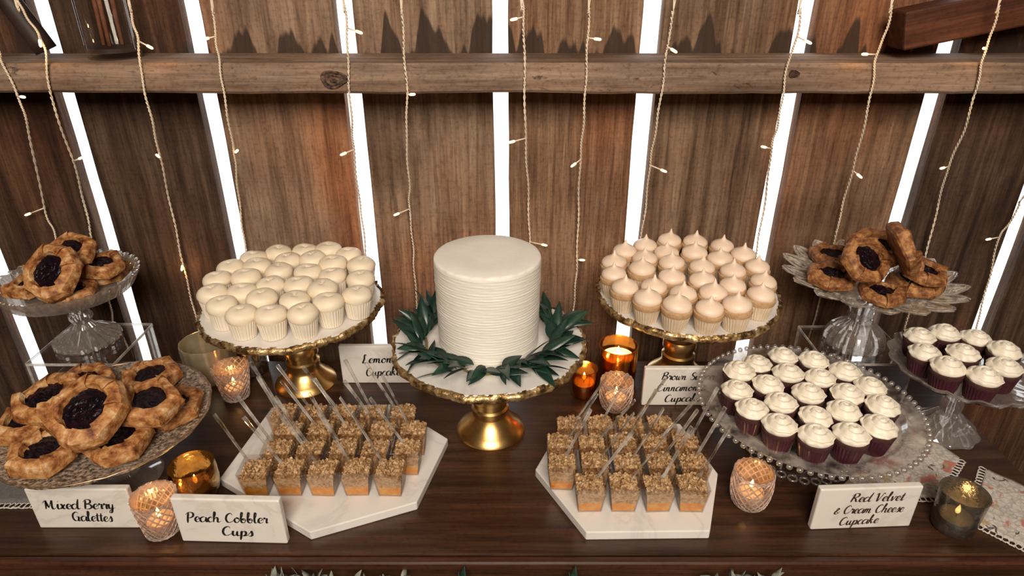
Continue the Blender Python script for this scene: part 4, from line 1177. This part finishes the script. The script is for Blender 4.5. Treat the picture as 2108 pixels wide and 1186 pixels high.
# ------------------------------------------------------------------ cloths
def floral(name, base=(.62, .56, .49)):
    m, nt, p, N, L = mat_new(name)
    v = coords(nt, jitter=False)
    c = ramp(nt, noise(nt, v, 220, 3), [(.35, tuple(b * .72 for b in base)), (.6, base)])
    n1 = noise(nt, v, 30, 3, .5, .8)
    c = mix(nt, ramp(nt, n1, [(.555, (0, 0, 0)), (.60, (1, 1, 1))]), c, (.50, .17, .13))
    vv = coords(nt, (1, 1, 1), False)
    n2 = noise(nt, vv, 19, 3, .5, 1.4)
    c = mix(nt, ramp(nt, n2, [(.36, (1, 1, 1)), (.39, (0, 0, 0))]), c, (.46, .32, .16))
    n3 = noise(nt, vv, 60, 2, .5, 1.0)
    c = mix(nt, ramp(nt, n3, [(.66, (0, 0, 0)), (.69, (1, 1, 1))]), c, (.06, .045, .04))
    n4 = N.new('ShaderNodeTexVoronoi'); n4.feature = 'DISTANCE_TO_EDGE'; n4.inputs['Scale'].default_value = 110; L.new(vv, n4.inputs['Vector'])
    c = mix(nt, ramp(nt, n4.outputs['Distance'], [(.04, (.4, .4, .4)), (.12, (0, 0, 0))]), c, (.22, .19, .17))
    L.new(c, p.inputs['Base Color']); p.inputs['Roughness'].default_value = .9
    bump(nt, p, noise(nt, v, 600, 2), .4, .001)
    return m
M['floral'] = floral('floral_cotton')
M['greycloth'] = nmat('grey_linen', [(.3, (.10, .095, .085)), (.7, (.17, .16, .145))], 300, .9, bstr=.5, bscale=500)
def cloth(name, label, corners, mat, seed, n=22, lace_sides=(0,), amp=.0012):
    # corners: four table points in order; lace_sides: which sides carry a crocheted edge
    r_ = random.Random(seed)
    A, B, C_, D = [Vector((c[0], c[1], 0)) for c in corners]
    ctr = (A + B + C_ + D) / 4
    ph = [r_.uniform(0, 6) for _ in range(4)]
    vs, fs = [], []
    def surf(u, v):
        p = (A * (1 - u) + B * u) * (1 - v) + (D * (1 - u) + C_ * u) * v - ctr
        p.z = .0018 + amp * (1.2 + sin(9 * u + ph[0] + 4 * v) * .6 + sin(13 * v + ph[1] - 3 * u) * .5)
        return p
    for i in range(n + 1):
        for j in range(n + 1):
            vs.append(surf(j / n, i / n))
    for i in range(n):
        for j in range(n):
            a = i * (n + 1) + j
            fs.append((a, a + 1, a + n + 2, a + n + 1))
    q = len(vs); vs += [Vector((p.x, p.y, .0003)) for p in vs]
    fs += [tuple(q + k for k in reversed(f)) for f in list(fs)]
    border = [j for j in range(n)] + [i * (n + 1) + n for i in range(n)] + [n * (n + 1) + n - j for j in range(n)] + [(n - i) * (n + 1) for i in range(n)]
    for k in range(len(border)):
        a, b = border[k], border[(k + 1) % len(border)]
        fs.append((b, a, a + q, b + q))
    t = thing(name, label, 'cloth', (ctr.x, ctr.y, T))
    ob('fabric', new_mesh('fabric', vs, fs), mat, t)
    for sd in lace_sides:
        P0, P1 = [(A, B), (B, C_), (C_, D), (D, A)][sd]
        P0, P1 = P0 - ctr, P1 - ctr
        L_ = (P1 - P0).length; nn = max(4, int(L_ / .007))
        d = (P1 - P0).normalized(); out = Vector((d.y, -d.x, 0))
        parts = []
        for k in range(nn):
            c_ = P0 + d * (L_ * (k + .5) / nn) + out * .004
            loop = [c_ + d * (.0038 * cos(a)) + out * (.0048 * sin(a)) + Vector((0, 0, .0018 + .0006 * sin(3 * a + k))) for a in [2 * pi * q_ / 10 for q_ in range(11)]]
            parts.append(tube(loop, .0009, 4, False))
        parts.append(tube([P0 + out * .008 + Vector((0, 0, .0015)) + d * (L_ * k / 40) + out * (.0012 * sin(k * 2.1)) for k in range(41)], .0008, 4))
        o = ob('lace_edge', new_mesh('lace_edge', *join(parts)), M['lace'], t); o['kind'] = 'stuff'
    return t
def tz(px, py): p = on_z(px, py, .002); return (p.x, p.y)
cloth('floral_napkin', 'pale floral print cloth lying half under the beaded plate', [tz(1715, 1018), tz(1925, 1024), tz(1975, 945), tz(1880, 868)], M['floral'], 1, lace_sides=(0, 1))
cloth('floral_napkin', 'pale floral print cloth at the table corner behind the smoky votive', [tz(2000, 1072), tz(2120, 1132), tz(2150, 1020), tz(2030, 965)], M['floral'], 2, lace_sides=(0, 3))
cloth('lace_cloth', 'grey lace-edged cloth under the hammered platter', [(-.815, .676), (-.600, .676), (-.600, .860), (-.815, .860)], M['greycloth'], 3, lace_sides=(0,))

# ------------------------------------------------------------------ things along the rail
p = on_y(236, 108, 1.093)
t = thing('glass_vase', 'tall clear glass cylinder vase standing on the wall rail', 'vase', (p.x, 1.093, T + RAILTOP + .001))
vp = [(0, 0), (.037, 0), (.039, .003), (.039, .18), (.0365, .18), (.0362, .012), (0, .009)]
ob('glass', lathe_mesh('glass', vp, 48), M['acrylic'], t)
ob('dark_base', lathe_mesh('dark_base', [(0, .0095), (.0352, .0095), (.0352, .016), (0, .018)], 32), M['pole'], t)
for k, (dx, dy) in enumerate([(-.016, .004), (.010, .010), (.002, -.012)]):
    ob('copper_stick', new_mesh('copper_stick', *tube([(dx, dy, .018), (dx * .9 + .002, dy, .10), (dx * .8, dy, .175)], .0035, 7)), nmat('copper_stick_%d' % k, [(.3, (.16, .06, .035)), (.7, (.34, .15, .09))], 60, .35), t)
a_ = on_y(96, 104, 1.085); b_ = on_y(-6, -30, 1.075)
d_ = (b_ - a_)
tag(ob('iron_pole', new_mesh('iron_pole', *tube([a_ + d_ * k / 6 for k in range(0, 20)], .0165, 16)), M['pole']), 'dark round pole leaning on the wall rail by the glass vase', 'pole')
# brace, built in the plane just in front of the planks
p0 = on_y(1845, 62, 1.085); p1 = on_y(2115, 6, 1.085)
dv = (p1 - p0); ang_ = math.atan2(dv.z, dv.x)
me = bevel_box('wooden_brace', .75, .05, .056, .003, base=False)
o = ob('wooden_brace', me, M['brace'], rot=(0, -ang_, 0))
o.location = p0 + dv.normalized() * .375
tag(o, 'reddish brown wooden brace sloping up above the wall rail', 'beam')

# ------------------------------------------------------------------ strands of fairy lights
def string_y(z):
    zr = z - T - H
    if zr > -.225: return 1.0312
    k = min(1.0, (-.225 - zr) / .18)
    return 1.0312 + (1.136 - 1.0312) * k
def on_string(px, py):
    Y = 1.0325
    for _ in range(12): Y = .5 * Y + .5 * string_y(on_y(px, py, Y).z)
    return on_y(px, py, Y)
STR = [
 ([(-6, 96), (5, 130), (40, 205), (60, 275), (92, 430), (112, 478), (124, 530)], [((34, 198), (58, 198), 1), ((92, 428), (58, 440), 1)]),
 ([(28, -14), (52, 30), (79, 70), (94, 110), (105, 200), (150, 330), (176, 430), (193, 510), (224, 618), (233, 664)], [((79, 70), (91, 94), 2), ((151, 332), (172, 323), 0)]),
 ([(262, -14), (272, 40), (284, 84), (292, 160), (312, 245), (330, 325), (355, 440), (376, 540), (395, 620), (411, 684)], [((284, 84), (319, 98), 2), ((330, 325), (325, 318), 0), ((376, 541), (378, 553), 2)]),
 ([(434, -14), (444, 75), (452, 130), (462, 200), (478, 290), (484, 330), (491, 400), (500, 475), (510, 540)], [((444, 75), (421, 80), 0), ((482, 316), (491, 308), 1)]),
 ([(706, -14), (714, 57), (717, 150), (724, 250), (728, 308), (738, 400), (748, 470), (755, 560)], [((714, 57), (747, 67), 1), ((728, 308), (705, 315), 1)]),
 ([(826, -14), (831, 90), (838, 195), (837, 290), (843, 380), (843, 430), (850, 500), (853, 560), (860, 640)], [((838, 195), (855, 192), 1), ((843, 430), (813, 440), 1)]),
 ([(1074, -14), (1078, 35), (1080, 150), (1082, 285), (1087, 380), (1090, 480), (1093, 560)], [((1078, 35), (1052, 40), 0), ((1081, 285), (1048, 290), 0), ((1090, 498), (1125, 502), 1)]),
 ([(1215, -14), (1210, 78), (1206, 170), (1201, 260), (1195, 328), (1191, 430), (1188, 535), (1184, 600), (1178, 660)], [((1210, 78), (1235, 80), 1), ((1196, 328), (1175, 338), 1), ((1188, 535), (1202, 532), 1)]),
 ([(1391, -14), (1374, 96), (1362, 190), (1348, 280), (1338, 340), (1330, 420), (1318, 500), (1310, 560)], [((1374, 96), (1390, 106), 1), ((1338, 340), (1368, 349), 1)]),
 ([(1652, -14), (1641, 75), (1622, 130), (1611, 200), (1600, 260), (1588, 306), (1577, 400), (1560, 500), (1550, 560)], [((1641, 75), (1665, 88), 0), ((1588, 306), (1566, 300), 1)]),
 ([(1841, -14), (1826, 60), (1805, 112), (1797, 170), (1779, 260), (1755, 352), (1733, 430), (1718, 500), (1690, 610), (1664, 700)], [((1805, 112), (1770, 110), 2), ((1757, 352), (1766, 361), 1)]),
 ([(2064, -14), (2044, 60), (2025, 115), (2013, 170), (1986, 265), (1953, 343), (1932, 420), (1905, 530), (1880, 610), (1862, 680)], [((2028, 100), (2018, 98), 2), ((1953, 343), (1930, 344), 1)]),
 ([(2112, 400), (2076, 462), (2056, 490), (2040, 560), (2018, 640), (2008, 690)], [((2058, 488), (2025, 490), 1)]),
]
BULB = lathe_mesh('bulb', [(0, 0), (.0019, 0), (.0022, .003), (.0021, .0085), (.0012, .0105), (0, .011)], 10)
BULB.materials.append(M['bulb'])
r_ = random.Random(4)
for k, (trace, bulbs) in enumerate(STR):
    dense = []                                           # trace finely, so that the strand keeps its line where it bends back under the rail
    for q in catmull([(a_, b_, 0) for a_, b_ in trace], 3): dense.append(on_string(q.x, q.y))
    P = dense
    top_p = P[0]                                        # the strand comes down from above the frame
    sg = .006 if k % 2 else -.006
    lead = [Vector((top_p.x + sg * 1.6, 1.0325, T + H + .70)), Vector((top_p.x + sg, 1.0325, T + H + .25))]
    if top_p.z < T + H - .12:                            # starts below the rail: hang straight down in front of it first
        lead += [Vector((top_p.x + sg * .6, 1.0325, T + H + q)) for q in (.05, -.10, -.21) if T + H + q > top_p.z + .04]
    P = catmull(lead + P, 3)
    # twisted pair of thin wires
    parts = []
    fine = []
    for i in range(len(P) - 1):
        for s in range(3): fine.append(P[i].lerp(P[i + 1], s / 3))
    fine.append(P[-1])
    for q in fine:                                       # lie in front of the rail, then ease back to the planks below it
        zr = q.z - T - H
        q.y = min(q.y, 1.0318 + max(0.0, -.212 - zr) * 1.1)
    org = fine[-1].copy()
    for ph in (0, pi):
        pts = []
        for i, q in enumerate(fine):
            a = i * 1.15 + ph
            pts.append(q - org + Vector((.0011 * cos(a) + .0008 * sin(i * .21), .0011 * sin(a), 0)))
        parts.append(tube(pts, .00105, 5))
    t = thing('fairy_light_strand', 'thin twisted fairy light strand hanging down the plank wall', 'string lights', org, group='fairy light strands hanging on the wall')
    for (j, tip, lit) in bulbs:
        pj, pt = on_string(*j), on_string(*tip)
        pt.y = pj.y - .008
        d = (pt - pj); l_ = max(d.length, .012); d.normalize()
        parts.append(tube([pj - org, pj - org + d * (l_ - .009)], .0012, 6))
        q = d.to_track_quat('Z', 'Y')
        ob('bulb', BULB, None, t, pj - org + d * (l_ - .0095), q.to_euler())
        if lit == 2:
            li = bpy.data.lights.new('bulb_light', 'POINT'); li.energy = .035; li.color = (1, .52, .18); li.shadow_soft_size = .003
            lo = bpy.data.objects.new('bulb_light', li); lo.parent = t; lo.location = pj - org + d * (l_ + .004) + Vector((0, -.004, 0)); COL.objects.link(lo)
    ob('wire', new_mesh('wire', *join(parts)), M['wire'], t)

# ------------------------------------------------------------------ greenery below the front edge
def swag(label, x0, x1, n, seed, pale=True, z=-.002):
    r_ = random.Random(seed)
    t = thing('greenery_sprig', label, 'greenery', ((x0 + x1) / 2, .562, T + z))
    sp = [((x1 - x0) * (k / 10 - .5), .012 * sin(k), -.02 + .004 * sin(k * 2)) for k in range(11)]
    ob('stem', new_mesh('stem', *tube(sp, .0016, 6)), M['stem'], t)
    me = leaf_mesh(.016, .0035, .3, seed); me.materials.clear(); me.materials.append(M['leafpale'])
    for k in range(n):
        x = (x1 - x0) * (r_.random() - .5)
        ob('leaf', me if pale else LEAVES[k % 6], None, t, (x, r_.uniform(-.008, .010), -.019 + r_.uniform(-.006, .006)), (r_.uniform(.2, 1.5), r_.uniform(-.8, .8), r_.uniform(0, 6.28)))
    return t
swag('pale small-leaved sprig hung below the table edge under the Peach Cobbler card', -.30, -.13, 60, 5)
swag('pale small-leaved sprig hung below the table edge near the diamond tumbler', .24, .33, 34, 6)
for px, sd in ((952, 7), (1181, 8)):
    p = on_y(px, 1200, .563)
    t = thing('greenery_sprig', 'dark pointed leaves rising below the front table edge', 'greenery', (p.x, .563, p.z - .012), group='dark leaf tips below the table edge')
    ob('stem', new_mesh('stem', *tube([(0, 0, -.12), (.003, .01, -.06), (0, 0, .0)], .002, 6)), M['stem'], t)
    for k, ry in enumerate((-.25, .5, -.9)):
        ob('leaf', LEAVES[k], None, t, (0, 0, -.012 * k), (1.45, 0, ry), (.7, .7, .7))
